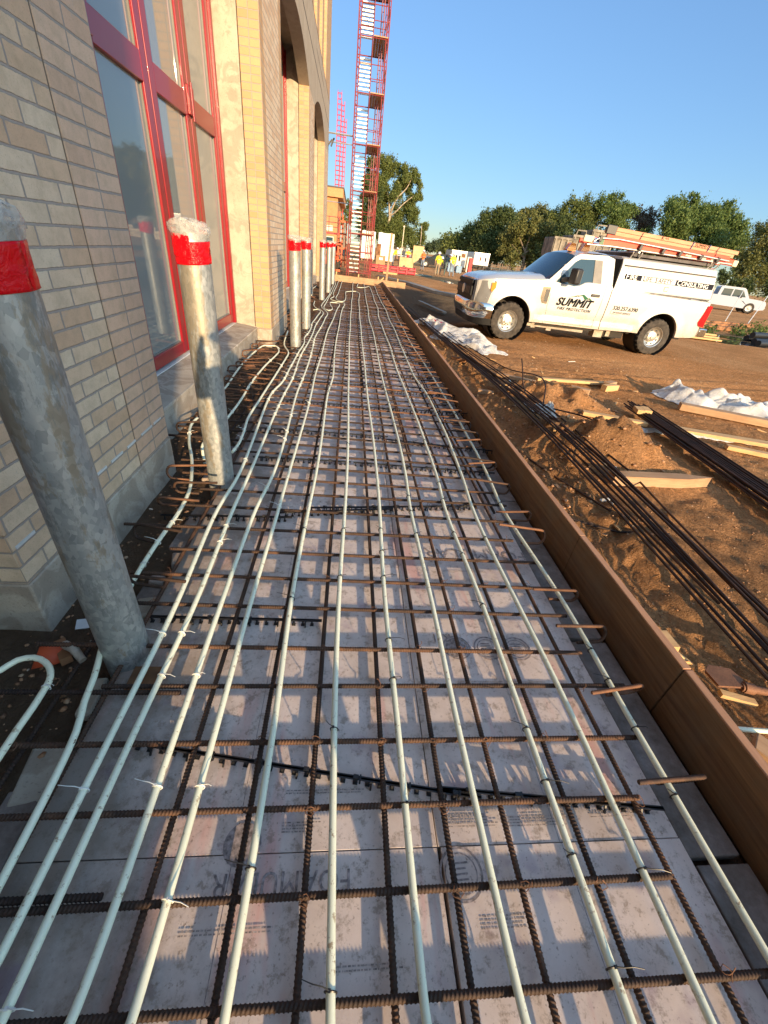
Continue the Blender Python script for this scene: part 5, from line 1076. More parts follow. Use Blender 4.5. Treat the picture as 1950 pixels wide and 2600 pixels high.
# ladder rack
rk = MB()
for x in (2.42, 2.62, 4.28, 4.46):
    rk.tube([(x, .20, 1.86), (x, .13, 1.93), (x, .13, 1.975)], .014, 8); rk.tube([(x, TWD-.20, 1.86), (x, TWD-.13, 1.93), (x, TWD-.13, 1.975)], .014, 8)
for x in (2.52, 4.38): rk.tube([(x, .08, 1.975), (x, TWD-.08, 1.975)], .02, 8)
rk.tube([(1.35, .16, 2.0), (1.9, .14, 2.015), (4.75, .14, 1.985)], .016, 8); rk.tube([(1.55, .10, 2.13), (2.0, .10, 2.15), (3.4, .09, 2.09), (4.62, .09, 2.035)], .014, 8); rk.tube([(1.55, .10, 2.13), (1.45, .1, 2.06)], .014, 8)
rk.build('ladder_rack', M['alu'], TR)
for x, z in ((1.58, 2.12), (2.52, 2.06), (3.05, 2.05), (3.45, 2.05), (3.95, 2.04), (4.36, 2.03)): rk2 = MB(); rk2.obox((x, .10, z), (.07, .05, .10), (0, .25, 0)); rk2.build('rack_clamp', M['black'], TR, bevel=.008)
dc = MB(); dc.box(2.5, 4.45, .22, TWD-.25, 1.90, 1.955); dc.build('cargo_tube', M['hopd'], TR)
# ladders and planks carried on the rack: things of their own
LDD = thing('extension_ladder', 'orange fibreglass extension ladder with blue and green tape strapped on the truck rack', 'ladder', (3.57, 9.86, 0))
m = MB()
for zz in (2.0, ): 
    m.beam((1.38, .17, 2.085), (4.84, .17, 2.015), .035, .115, 0); m.beam((1.75, .21, 2.175), (4.70, .21, 2.085), .03, .09, 0); m.beam((1.38, .62, 2.075), (4.84, .62, 2.005), .035, .085, 0)
m.build('rail', M['lad'], LDD, bevel=.006)
m = MB()
for k in range(12): x = 1.6 + k*.27; z = 2.075 - (x-1.38)*.0202; m.tube([(x, .18, z), (x, .62, z)], .014, 8)
m.build('rung', M['alu'], LDD)
m = MB(); m.beam((1.24, .165, 2.10), (1.46, .165, 2.09), .06, .12); m.build('foot', M['cream'], LDD, bevel=.015)
m = MB(); m.beam((1.47, .148, 2.082), (1.60, .148, 2.079), .008, .10); m.build('tape', M['blue'], LDD); m = MB(); m.beam((1.61, .148, 2.079), (1.70, .148, 2.077), .008, .10); m.build('tape', M['grn'], LDD)
m = MB(); m.beam((4.78, .165, 2.01), (4.90, .165, 2.006), .06, .12); m.build('foot', M['cream'], LDD, bevel=.015)
m = MB()
for x in (3.62, 3.98, 4.25): m.beam((x, .150, 2.10 - (x-1.38)*.026), (x+.14, .150, 2.10 - (x-1.24)*.026), .004, .035)
m.build('sticker', M['cream'], LDD)
PK = thing('scaffold_plank', 'pair of pinkish laminated planks strapped on top of the ladders on the truck', 'plank', (3.57, 9.86, 0))
m = MB(); m.beam((1.93, .26, 2.325), (4.88, .26, 2.205), .04, .068, 0); m.beam((1.88, .26, 2.253), (4.80, .26, 2.133), .04, .068, 0); m.beam((1.9, .55, 2.30), (4.86, .55, 2.18), .24, .04, 0); m.build('board', M['lvl'], PK, bevel=.004)
m = MB(); m.beam((1.72, .25, 2.31), (1.94, .25, 2.30), .06, .16); m.build('end_cap', M['black'], PK, bevel=.01)
m = MB()
for x in (3.72, 4.12): m.beam((x, .236, 2.305 - (x-1.93)*.0407 -.075), (x+.03, .236, 2.30 - (x-1.93)*.0407 +.07), .004, .05)
m.build('tape', M['blue'], PK)
ps = math.atan2(-.12, 2.95)
o = letters('SUMMIT', .085, 3.80, 2.245, .237, 'ink', bold=.001, parent=PK, space=1.15); o.rotation_euler = (math.pi/2, -ps, 0)
o = letters('K', .09, 2.98, 2.285, .237, 'ink', bold=.001, parent=PK, shear=.2); m = MB(); m.tube([(3.07, .236, 2.28), (3.09, .236, 2.30), (3.11, .236, 2.27), (3.13, .236, 2.30), (3.15, .236, 2.265)], .004, 5); m.build('pen_mark', M['ink'], PK)
m = MB()
for x in (2.46, 4.30): m.tube([(x, .12, 1.98), (x+.05, .228, 2.2), (x+.08, .232, 2.34 - (x-1.93)*.038), (x+.08, .4, 2.36 - (x-1.93)*.038), (x+.08, .7, 2.34-(x-1.93)*.038), (x, .9, 1.98)], .008, 6)
m.build('strap', M['black'], PK)
# ================================================================== BEHIND THE SLAB
ST = thing('stair_tower', 'tall dark red scaffold stair tower with pale treads and wooden landings beyond the slab', 'scaffold tower', (.38, 26.0, 0))
fr = MB(); X0, X1, Yd, HT = -.66, .67, 2.2, 14.0
for x in (X0, X0+.11, X1-.11, X1):
    for y in (0, Yd): fr.tube([(x, y, -.1), (x, y, HT)], .022, 6)
for y in (0, Yd):
    z = .25; k = 0
    while z < HT:
        fr.tube([(X0, y, z), (X0+.11, y, z)], .012, 5); fr.tube([(X1-.11, y, z), (X1, y, z)], .012, 5); z += .30
for k in range(8):
    z = .19 + 1.77*k
    for y in (0, Yd): fr.tube([(X0, y, z), (X1, y, z)], .022, 6); fr.tube([(X0, y, z+.95), (X1, y, z+.95)], .016, 6); fr.tube([(.0, y, z+.5), (X1, y, z+.5)], .014, 6)
    for x in (X0, X1, .0): fr.tube([(x, 0, z), (x, Yd, z)], .02, 6); fr.tube([(x, 0, z+.95), (x, Yd, z+.95)], .016, 6)
    fr.tube([(X1, 0, z), (X1, Yd, z+1.7)], .014, 5); fr.tube([(X0, Yd, z), (X0, 0, z+1.7)], .014, 5)
for y in (0, Yd): fr.tube([(.0, y, 0), (.0, y, HT)], .016, 6)
for x in (X1-.34, X1-.23):
    for y in (.9, 1.5): fr.tube([(x, y, -.1), (x, y, HT)], .018, 5)
for k in range(46): fr.tube([(X1-.34, .9, .2+k*.3), (X1-.23, .9, .2+k*.3)], .012, 4); fr.tube([(X1-.11, 0, .2+k*.3), (X1, 0, .35+k*.3)], .010, 4); fr.tube([(X0, 0, .35+k*.3), (X0+.11, 0, .2+k*.3)], .010, 4)
fr.build('frame', M['tower'], ST)
for k in range(8):
    z = .19 + 1.77*k; m = MB()
    for j in range(9):
        zz = z + .197*j; yy = .1 + j*.22; m.box(X0+.13, -.02, yy, yy+.20, zz, zz+.03); m.box(X0+.13, -.02, yy, yy+.02, zz-.03, zz)
    m.build('stair_flight', M['alu'], ST)
    if k > 0:
        m = MB()
        for j in range(5): m.box(.03 + j*.125, .03 + j*.125 + .118, -.08, Yd+.1, z+.02, z+.06)
        m.build('landing', M['lumber_o'], ST)
m = MB(); m.tube([(X1-.2, -.05, 12.2), (X1-.05, .0, 9.8), (X1-.24, 0, 9.0), (X1-.02, 0, 7.6), (X1-.12, 0, 6.0), (X1-.02, 0, 4.8), (X1-.2, -.04, 4.1), (X1-.02, 0, 3.4)], .018, 6); m.build('cable', M['black'], ST)
for y_, z_ in ((.1, 5.78), (.1, 5.45), (Yd, 6.1), (Yd, 3.3)): m = MB(); m.tube([(X0, y_, z_), (-3.3, y_, z_)], .026, 6); m.build('tie_tube', M['alu'], ST)
def lattice(loc, wd, h, label, mat='mast'):
    t = thing('lattice_mast', label, 'mast', loc, 0, 'crimson lattice masts behind the low orange building'); m = MB()
    for x in (0, wd):
        for y in (0, wd): m.tube([(x, y, 0), (x, y, h)], .035, 5)
    z = .3
    while z < h:
        for y in (0, wd): m.tube([(0, y, z), (wd, y, z)], .022, 4)
        for x in (0, wd): m.tube([(x, 0, z), (x, wd, z + .3)], .02, 4)
        z += .42
    m.build('frame', M[mat], t); return t
lattice((-2.44, 60, 0), .40, 14.65, 'crimson lattice mast, the tallest and leftmost of the three behind the orange building'); lattice((-2.0, 60.3, 0), .30, 14.05, 'crimson lattice mast in the middle of the three behind the orange building'); lattice((-1.65, 60.4, 0), .22, 12.7, 'crimson lattice mast, the shortest and rightmost of the three')
OB = thing('orange_building', 'low orange brick building with a tan cornice at the far end of the facade', 'building', (-1.40, 42, 0))
K_ = 1.27; zz_ = lambda z: 1.47 + (z-1.47)*K_
m = MB(); m.box(-12, -.03, 0, 12, -.2, zz_(3.86)); m.build('wall', M['orange_wall'], OB); m = MB(); m.box(-12, .39, -.32, 12.3, zz_(3.86), zz_(4.33), 0); m.box(-12, .45, -.37, 12.35, zz_(4.33), zz_(4.40), 1); m.build('cornice', [M['cornice'], M['roofm']], OB)
m = MB(); m.box(-.92, -.38, -.04, .02, zz_(2.05), zz_(2.35)); m.build('window_head', M['trailer_t'], OB); w_ = MB(); w_.box(-.95, -.28, -.05, .0, zz_(.95), zz_(1.75)); o = w_.build('window', M['trailer_t'], OB); m = MB(); m.box(-.89, -.34, -.06, -.04, zz_(1.0), zz_(1.70)); m.build('pane', M['carglass'], o)
m = MB(); m.box(-12, -.028, -.01, .0, zz_(2.75), zz_(2.79)); m.build('wall_band', M['cornice'], OB)
# orange lift machine in front of it
LF = thing('mast_lift', 'orange lifting machine with upright mast and railed platform in front of the low orange building', 'lift', (-1.05, 29, -.05))
m = MB(); m.box(-.75, .25, -.2, 1.6, .35, .80); m.box(-.5, .1, .3, 1.3, .8, 1.35); m.beam((-.1, -.4, .45), (.3, .4, 1.5), .15, .2); m.build('chassis', M['orange'], LF, bevel=.02)
for x in (-.7, .2):
    for y in (.0, 1.4): m = MB(); m.lathe([(.1, -.12), (.32, -.12), (.36, -.06), (.36, .06), (.32, .12), (.1, .12)], (x, y, .36), 'x', 18); m.build('wheel', M['tyre'], LF)
m = MB()
for x in (.15, .36, .58): m.box(x, x+.08, -.3, -.18, .3, 3.05 - .25*abs(x-.2)/.2)
for z in (.6, 1.2, 1.9, 2.5): m.box(.15, .66, -.27, -.21, z, z+.09)
m.build('mast', M['orange'], LF); m = MB(); m.box(-.75, .2, -.45, .4, 1.88, 1.96)
for x in (-.74, -.4, .18):
    m.box(x, x+.035, -.45, -.41, 1.96, 2.72)
for z in (2.2, 2.42, 2.68): m.box(-.75, .2, -.45, -.41, z, z+.035)
m.build('platform', M['redsteel'], LF); m = MB(); m.box(-.6, .3, -.5, -.3, .9, 1.0); m.box(-.7, .35, -.55, -.25, 1.4, 1.46); m.box(-.3, .35, -.45, -.2, .05, .16); m.build('carriage', M['orange'], LF)
# trestles / wood bits
# wrapped stacks
def wrapped(x0, x1, y, z0, z1, label):
    t = thing('wrapped_bale', label, 'bale', (x0, y, z0), 0, 'white wrapped bales stacked two high'); m = MB(); n = 8; w_ = x1-x0; h = z1-z0; P = []
    for i in range(n+1):
        a = i/n; P.append([(w_*j/n, .03*rr.uniform(-1, 1), h*a + (.05*math.sin(j*1.3) if i == n else 0)) for j in range(n+1)])
    m.grid(P); m.box(.0, w_, .04, 1.6, 0, h); m.build('wrap', M['wrap'], t, smooth=60)
    s_ = MB(); s_.box(-.02, -.004, .1, 1.55, .03, h-.05); s_.build('side_cover', M['wrap_s'], t); return t  # left side of the bale in a darker lilac than the wrap
for x0, x1, nm in ((1.0, 2.62, 'left'), (2.95, 4.85, 'right')):
    wrapped(x0, x1, 58, .2, 1.5, 'lower white wrapped bale of the %s stack behind the stair tower' % nm); wrapped(x0+.02, x1-.03, 58, 1.53, 2.95, 'upper white wrapped bale of the %s stack behind the stair tower' % nm)
    m = MB(); 
    for q in range(3): m.box(x0+.1+q*(x1-x0-.3)/2, x0+.2+q*(x1-x0-.3)/2, 58, 59.6, -.05, .19)
    m.box(x0, x1, 58, 58.1, .15, .2); o = m.build('pallet', M['lumber_o'], None); tag(o, 'wooden pallet under the %s stack of white bales' % nm, 'pallet')
def crate(x, y, w_, d, h, mat, label, name='crate', z=None):
    m = MB(); z = gh(x, y) if z is None else z
    m.box(0, w_, 0, d, .06, h); m.box(-.01, .08, -.015, d, .05, h+.01); m.box(w_-.08, w_+.01, -.015, d, .05, h+.01); m.box(.08, w_-.08, -.014, .0, h-.09, h+.01); m.box(.1, .2, 0, d, -.03, .06); m.box(w_-.2, w_-.1, 0, d, -.03, .06)
    o = m.build(name, M[mat], None, loc=(x, y, z), bevel=.006); return tag(o, label, 'crate')
crate(4.55, 46, 1.35, 1.2, .95, 'ply', 'pale plywood crate standing beside the workers in front of the red steel'); crate(1.95, 39.5, .75, .8, .95, 'card', 'brown crate with a white sticker behind the tall stake'); crate(2.0, 41, .35, .5, 1.75, 'rust', 'tall brown board stack right of the stair tower', 'board_stack'); crate(9.0, 72, 1.6, .5, 2.3, 'ply', 'tall plywood box standing far behind the workers')
m = MB(); m.box(0, .3, -.001, .002, 0, .18); o = m.build('paper_sticker', M['white_strip'], None, loc=(2.2, 39.48, .62)); tag(o, 'white paper sticker on the brown crate', 'sticker')
for i in range(5):
    m = MB(); w_ = .68
    for k in range(4):
        for q in range(4): m.tube([(0, k*.22, .04 + q*.12), (w_, k*.22, .04 + q*.12)], .03, 6)
    for x in (.02, w_-.04): m.box(x, x+.05, -.02, .72, .0, .46)
    m.box(.1, w_-.1, -.03, .0, .08, .16); m.box(.2, w_-.06, -.03, .0, .28, .36); x = 1.25 + i*.70; o = m.build('steel_frame_bundle', M['redsteel'], None, loc=(x, 34 + i*.25, gh(x, 34)+.02)); tag(o, 'red steel frame bundle lying on the ground, %s of five from the stair tower' % ORD[i], 'steel bundle', 'red steel frame bundles')
m = MB(); m.box(0, 1.0, 0, .5, 0, .12); o = m.build('wood_skid', M['lumber'], None, loc=(2.2, 33, -.03)); tag(o, 'yellow timber skid in front of the red steel bundles', 'timber')
# grey board edge running to the truck, puddles
for i, (a, b, w_) in enumerate((((1.62, 27.6), (3.0, 24.6), .35), ((2.95, 24.7), (3.9, 20.7), .45), ((3.85, 20.7), (6.1, 18.2), .5))):
    lumber('grey_walk_board', (*a, .06), (*b, .06), w_, .12, 'grey_board', 'grey board walkway on the mud, %s length from the stair tower' % ORD[i], 'board', 'grey boards laid across the mud')
lumber('grey_walk_board', (2.9, 13.6, .02), (2.5, 16.4, .0), .12, .05, 'grey_board', 'narrow grey board in front of the truck bumper', 'board')
for x, y, rx, ry in ((5.6, 38.6, .95, 1.2), (6.5, 31.6, .35, 1.6), (13.5, 14.6, 1.8, .7), (15.5, 16.0, 2.2, .5)):
    m = MB(); n = 28; m.add([(rx*math.cos(2*math.pi*k/n)*(1+.25*math.sin(k*2.3)), ry*math.sin(2*math.pi*k/n)*(1+.2*math.sin(k*1.7)), 0) for k in range(n)], [tuple(range(n))]); o = m.build('puddle', M['water'], None, loc=(x, y, max(gh(x, y), gh(x+rx*.7, y), gh(x-rx*.7, y)) + .006)); tag(o, kind='structure')
m = MB(); m.box(-.9, .9, -.4, .4, 0, .06); o = m.build('green_panel', M['dkgreen'], None, loc=(5.2, 35.6, 0)); tag(o, 'dark green panel lying beside the puddle near the workers', 'panel')

# ================================================================== PEOPLE
def person(loc, rz, label, shirt, legs, pose, hat='hat', vest=False, scale=1.0, phone=None):
    """pose: dict joint -> (x, y, z), figure faces +Y; one skinned body"""
    J = dict(pelvis=(0,0,.95), spine=(0,-.01,1.12), chest=(0,0,1.33), neck=(0,.01,1.48), head=(0,.03,1.60), crown=(0,.02,1.70),
             shL=(-.17,0,1.41), elL=(-.24,-.03,1.13), wrL=(-.25,.06,.89), haL=(-.25,.09,.82), shR=(.17,0,1.41), elR=(.24,-.03,1.13), wrR=(.25,.06,.89), haR=(.25,.09,.82),
             hipL=(-.095,0,.90), knL=(-.11,.02,.50), anL=(-.12,-.02,.09), toL=(-.14,.13,.035), hipR=(.095,0,.90), knR=(.11,.02,.50), anR=(.12,-.02,.09), toR=(.14,.13,.035)); J.update(pose)
    RD = dict(pelvis=(.145,.11), spine=(.135,.10), chest=(.155,.105), neck=(.058,.06), head=(.078,.095), crown=(.066,.075), sh=(.07,.07), el=(.046,.046), wr=(.029,.033), ha=(.036,.018), hip=(.092,.092), kn=(.06,.062), an=(.042,.045), to=(.042,.03))
    E_ = [('pelvis','spine'),('spine','chest'),('chest','neck'),('neck','head'),('head','crown')]
    for s in 'LR': E_ += [('chest','sh'+s),('sh'+s,'el'+s),('el'+s,'wr'+s),('wr'+s,'ha'+s),('pelvis','hip'+s),('hip'+s,'kn'+s),('kn'+s,'an'+s),('an'+s,'to'+s)]
    names = list(J); V = [Vector(J[k]) for k in names]; rad = [RD[k if k in RD else k[:2] if k[:2] in RD else k[:3]] if not k.startswith('hip') else RD['hip'] for k in names]
    zone = []
    # nose and fingers
    h = V[names.index('head')]; edges = [(names.index(a), names.index(b)) for a, b in E_]
    for s in 'LR':
        ha = V[names.index('ha'+s)]; wr = V[names.index('wr'+s)]; d = (ha-wr).normalized(); sd = d.cross(Vector((1,0,0)) if abs(d.x) < .8 else Vector((0,0,1))).normalized(); bend = sd.cross(d)
        root = names.index('ha'+s)
        for k, (off, ln) in enumerate(((-.026,.062),(-.009,.075),(.009,.070),(.026,.055))):
            i0 = len(V); V += [ha + d*.035 + sd*off, ha + d*(.035+ln*.55) + sd*off*1.1, ha + d*(.035+ln) + sd*off*1.1 + bend*.015]; rad += [(.010,.010),(.009,.009),(.008,.008)]; names += ['fin']*3; edges += [(root, i0), (i0, i0+1), (i0+1, i0+2)]
        i0 = len(V); V += [wr + d*.035 + sd*-.035, wr + d*.075 + sd*-.05 + bend*.01]; rad += [(.012,.012),(.009,.009)]; names += ['fin']*2; edges += [(names.index('wr'+s), i0), (i0, i0+1)]
    me = bpy.data.meshes.new('body'); me.from_pydata([tuple(v) for v in V], edges, []); o = bpy.data.objects.new('body', me); COL.objects.link(o)
    sk = o.modifiers.new('skin', 'SKIN'); sk.use_smooth_shade = True
    if not me.skin_vertices: me.attributes.new
    for i, sv in enumerate(me.skin_vertices[0].data): sv.radius = rad[i]; sv.use_root = (i == 0)
    ss = o.modifiers.new('sub', 'SUBSURF'); ss.levels = 1; ss.render_levels = 1
    dg = bpy.context.evaluated_depsgraph_get(); nm = bpy.data.meshes.new_from_object(o.evaluated_get(dg)); bpy.data.objects.remove(o)
    mats = [M[shirt], M[legs], M['skin'], M['boot']]; nm.materials.clear()
    for q in mats: nm.materials.append(q)
    seg = []
    for a, b in edges:
        na, nb = names[a], names[b]
        if 'fin' in (na, nb) or na.startswith('wr') or nb.startswith('wr') and False: z_ = 2
        elif na in ('neck', 'head'): z_ = 2
        elif na.startswith('el'): z_ = 2
        elif na.startswith('an'): z_ = 3
        elif na.startswith('hip') or na.startswith('kn') or nb.startswith('hip'): z_ = 1
        elif (na, nb) == ('pelvis', 'spine'): z_ = 0
        else: z_ = 0
        seg.append((V[a], V[b], z_))
    for p in nm.polygons:
        c = p.center; best = 9; zz = 0
        for a, b, z_ in seg:
            d = b-a; t = max(0, min(1, (c-a).dot(d)/max(d.length_squared, 1e-9))); q = (c-a-d*t).length
            if q < best: best = q; zz = z_
        if zz == 0 and c.z < J['pelvis'][2]-.02 and (c-V[0]).length < .2: zz = 1
        p.material_index = zz
    root = thing('person', label, 'person', loc, rz); root.scale = (scale,)*3
    b = inst('body', nm, parent=root)
    hc = V[names.index('head')]; up = (V[names.index('crown')] - hc).normalized(); fw_ = Vector((0,1,0)) - up*up.y; fw_.normalize(); rt_ = fw_.cross(up)
    if hat:
        m = MB(); m.lathe([(.165, .0), (.125, .012), (.118, .03), (.112, .075), (.085, .115), (.04, .135), (.001, .14)], n=20); o = m.build('hard_hat', M[hat], root, loc=hc + up*.045); o.rotation_euler = Matrix((rt_, fw_, up)).transposed().to_euler()
    else:
        m = MB(); m.ball((0, -.012, .04), (.088, .098, .085), n=14, m=8); o = m.build('hair', M['boot'], root, loc=hc + up*.02); o.rotation_euler = Matrix((rt_, fw_, up)).transposed().to_euler()
    m = MB(); m.ball(tuple(hc + fw_*.098 + up*-.01), (.013, .02, .02), 0, 8, 5); m.build('nose', M['skin'], root)
    m = MB()
    for s in (-1, 1): m.ball(tuple(hc + fw_*.082 + rt_*(.032*s) + up*.022), .011, 0, 8, 5)
    m.build('eyes', M['eye'], root); m = MB(); m.obox(tuple(hc + fw_*.083 - up*.05), (.045, .01, .009)); m.build('mouth', M['stripe'], root)
    m = MB()
    for s in (-1, 1): m.ball(tuple(hc + rt_*(.082*s)), (.012, .02, .03), 0, 8, 5)
    m.build('ears', M['skin'], root)
    if vest:
        m = MB(); c = V[names.index('chest')]
        m.lathe([(.1, 0), (.101, .04)], (0,0,0), 'z', 16, fn=lambda r, h, a: .168 - .045*abs(math.sin(a))); o = m.build('reflective_band', M['reflect'], root, loc=(V[names.index('spine')] + c)/2 - Vector((0,0,.02)))
    return root
def feet(dx=.0, spread=.12):
    return dict(hipL=(-.095,0,.90), hipR=(.095,0,.90), knL=(-.6*spread-.04,.02+dx,.50), knR=(.6*spread+.04,.02-dx,.50), anL=(-spread,-.02+dx,.09), anR=(spread,-.02-dx,.09), toL=(-spread-.02,.13+dx,.035), toR=(spread+.02,.13-dx,.035))
cross = dict(elR=(.25,.06,1.16), wrR=(.06,.22,1.20), haR=(.0,.23,1.20), elL=(-.25,.06,1.16), wrL=(-.06,.20,1.22), haL=(.0,.21,1.22))
lean = dict(spine=(0,.08,1.10), chest=(0,.20,1.27), neck=(0,.29,1.40), head=(0,.36,1.50), crown=(0,.40,1.60), shL=(-.17,.22,1.33), shR=(.17,.22,1.33), elL=(-.22,.30,1.06), wrL=(-.2,.42,.84), haL=(-.2,.45,.77), elR=(.22,.28,1.06), wrR=(.2,.38,.84), haR=(.2,.41,.77))
GZ = lambda x, y: gh(x, y)
person((4.25, 50, GZ(4.25, 50)), R_(-70), 'worker in a yellow shirt and jeans leaning forward beside the white bales', 'yellow', 'jeans', {**feet(.05), **lean}, vest=False, scale=1.02)
person((6.35, 55, GZ(6, 55)), R_(180), 'worker in a yellow shirt standing behind the plywood crate with a red bucket', 'yellow', 'jeans', {**feet(), 'elL': (-.33,.05,1.2), 'wrL': (-.15,.2,1.05), 'haL': (-.1,.23,1.02), 'elR': (.33,.05,1.2), 'wrR': (.15,.2,1.05), 'haR': (.1,.23,1.02)}, vest=True)
m = MB(); m.lathe([(.001, 0), (.13, 0), (.16, .28), (.165, .28), (.165, .30)], n=18); m.tube([(-.16, 0, .28), (-.1, 0, .42), (.1, 0, .42), (.16, 0, .28)], .008, 5); o = m.build('bucket', M['redsteel'], None, loc=(6.32, 54.7, .82)); tag(o, 'red bucket held by the worker behind the plywood crate', 'bucket')
person((6.93, 46.8, GZ(7, 46.8)), R_(150), 'worker in an orange shirt standing alone with arms folded', 'org_shirt', 'jeans', {**feet(), **cross})
person((7.12, 39.3, GZ(7, 39.3)), R_(-10), 'worker in a yellow shirt and khaki trousers seen from behind', 'yellow', 'khaki', feet(.02), vest=True, scale=.98)
person((8.15, 41.2, GZ(8, 41)), R_(-60), 'worker in dark green clothes bending between two yellow shirts', 'dkgreen', 'dkgreen', {**feet(.12), **lean}, scale=1.0)
person((7.75, 41.9, GZ(8, 42)), R_(200), 'worker in a yellow vest crouching low behind the dark green worker', 'yellow', 'dkgreen', {**feet(.1), **lean}, scale=.86)
person((8.62, 40.5, GZ(9, 40)), R_(20), 'worker in a yellow shirt and blue jeans at the right end of the group', 'yellow', 'jeans', {**feet(.06, .15), 'elL': (-.27,.1,1.18), 'wrL': (-.12,.28,1.2), 'haL': (-.06,.31,1.21)}, vest=True, scale=1.03)
# the photographer, standing behind and right of the lens (casts the shadow on the mat)
person((.36, -.62, -.02), R_(0), 'photographer in a yellow shirt and jeans standing on the rebar mat behind the viewpoint', 'yellow', 'jeans', {**feet(.04, .17), 'elL': (-.30,.16,1.26), 'wrL': (-.34,.40,1.41), 'haL': (-.35,.45,1.45)}, scale=1.0)

# ================================================================== VEHICLES AND SITE CLUTTER FAR BACK
def prof_car(name, label, loc, rz, body, glass_prof, mat, wheels, wd=1.95, L=5.5, cat='car', group=None, extra=None):
    t = thing(name, label, cat, loc, rz, group); m = MB()
    P = []
    n = len(body); half = wd/2
    for v, ins in ((-half, .06), (-half+.02, 0), (half-.02, 0), (half, .06)): pass
    m.prism(body, 'y', -half, half); m.build('body', M[mat], t, bevel=.05)
    m = MB(); m.prism(glass_prof['cab'], 'y', -half+.12, half-.12); m.build('cab', M[mat], t, bevel=.06)
    m = MB()
    for g_ in glass_prof['glass']:
        m.prism(g_, 'y', -half+.112, -half+.119); m.prism(g_, 'y', half-.119, half-.112)
    m.build('side_window', M['carglass'], t)
    m = MB()
    for q in glass_prof['screens']:
        (xa, za), (xb, zb) = q; m.add([(xa, -half+.2, za), (xa, half-.2, za), (xb, half-.28, zb), (xb, -half+.28, zb)], [(0,1,2,3)])
    m.build('windscreen', M['carglass'], t)
    for x, r in wheels:
        for y in (-half+.08, half-.08):
            m = MB(); m.lathe([(r*.6, -.11), (r*.93, -.12), (r, -.08), (r, .08), (r*.93, .12), (r*.6, .11)], (0,0,0), 'y', 22); w_ = m.build('wheel', M['tyre'], t, loc=(x, y, r)); m = MB(); m.lathe([(r*.6, -.1), (r*.5, -.09), (r*.2, -.11), (.001, -.11)], (0,0,0), 'y', 16); m.lathe([(r*.6, .1), (r*.5, .09), (r*.2, .11), (.001, .11)], (0,0,0), 'y', 16); m.build('rim', M['alloy'], w_)
        for s_ in (-1, 1): m = MB(); m.lathe([(r*1.18, s_*(half+.004)), (r*1.18, s_*(half-.25)), (.01, s_*(half-.25))], (x, 0, r+.02), 'y', 22); m.build('wheel_arch', M['black'], t)
    if extra: extra(t, half)
    return t
def arch_prof(pts, wheels):  return pts
PB = [(0, .55), (0, .95), (.05, 1.15), (2.05, 1.15), (2.1, 1.12), (4.15, 1.12), (5.3, 1.08), (5.75, 1.0), (5.85, .8), (5.85, .45), (5.5, .38), (.3, .45)]
PG = dict(cab=[(1.95, 1.12), (2.02, 1.80), (2.15, 1.88), (3.75, 1.88), (3.9, 1.80), (4.42, 1.12)], glass=[[(2.16, 1.20), (2.2, 1.74), (2.95, 1.76), (2.95, 1.18)], [(3.05, 1.18), (3.05, 1.76), (3.75, 1.74), (4.15, 1.22)]], screens=[((4.44, 1.14), (3.92, 1.79))])
def pk_extra(t, half):
    m = MB(); m.box(5.84, 5.9, -.6, .6, .62, .98); m.build('grille', M['trim'], t); m = MB(); m.box(5.80, 5.88, -half+.06, -.62, .72, .96); m.build('headlight', M['lens_c'], t); m = MB(); m.box(5.80, 5.88, .62, half-.06, .72, .96); m.build('headlight', M['lens_c'], t)
    m = MB(); m.box(5.8, 5.98, -half+.02, half-.02, .42, .62); m.build('bumper', M['chrome'], t, bevel=.02); m = MB(); m.obox((3.75, -half-.02, 1.25), (.1, .2, .22)); m.build('mirror', M['black'], t); m = MB()
    m.tube([(.25, -.85, 1.15), (.25, -.85, 1.62), (.25, .85, 1.62), (.25, .85, 1.15)], .03, 6); m.tube([(1.5, -.85, 1.15), (1.5, -.85, 1.62), (1.5, .85, 1.62), (1.5, .85, 1.15)], .03, 6); m.tube([(.25, -.85, 1.62), (1.5, -.85, 1.62)], .03, 6); m.build('bed_rack', M['trailer'], t)
    m = MB(); m.prism([(3.9, .95), (4.5, .6), (4.1, .9)], 'y', -half-.006, -half-.001); m.build('side_decal', M['ink'], t)
prof_car('parked_pickup', 'white crew cab pickup parked behind the wire fence at the right edge', (32.7, 42.4, .0), R_(-27), PB, PG, 'white2', [(1.15, .42), (4.75, .42)], 2.0, cat='truck', extra=pk_extra)
SB = [(0, .5), (.02, .95), (.1, 1.0), (3.3, .98), (4.4, .90), (4.7, .78), (4.75, .45), (4.4, .32), (.3, .34)]
SG = dict(cab=[(.05, .98), (.35, 1.48), (.6, 1.58), (2.3, 1.58), (2.5, 1.53), (3.35, .98)], glass=[[(.45, 1.03), (.6, 1.45), (1.3, 1.5), (1.3, 1.03)], [(1.38, 1.03), (1.38, 1.5), (2.25, 1.5), (3.0, 1.03)]], screens=[((3.36, 1.0), (2.52, 1.53)), ((.05, 1.02), (.34, 1.47))])
suv = prof_car('parked_car', 'dark pickup sized car parked behind the orange shirted worker', (8.7, 62, 0), R_(172), SB, SG, 'suv', [(.95, .36), (3.75, .36)], 1.9); suv.location.x = 13.4
cars = [('white car in the distant parking row, nearest the tall pole', 'white2', 9.5, 118), ('silver car in the distant parking row behind the orange shirt', 'alu', 15.2, 121), ('white van shaped car in the distant row left of the far trailers', 'trailer', 20.4, 117), ('dark car in the distant parking row', 'suv', 25.6, 122)]
for i, (l, mt, x, y) in enumerate(cars):
    prof_car('distant_car', l, (x, y, 0), R_(8*(i-1)), SB, SG, mt, [(.95, .36), (3.75, .36)], 1.9, group='cars in the distant row')
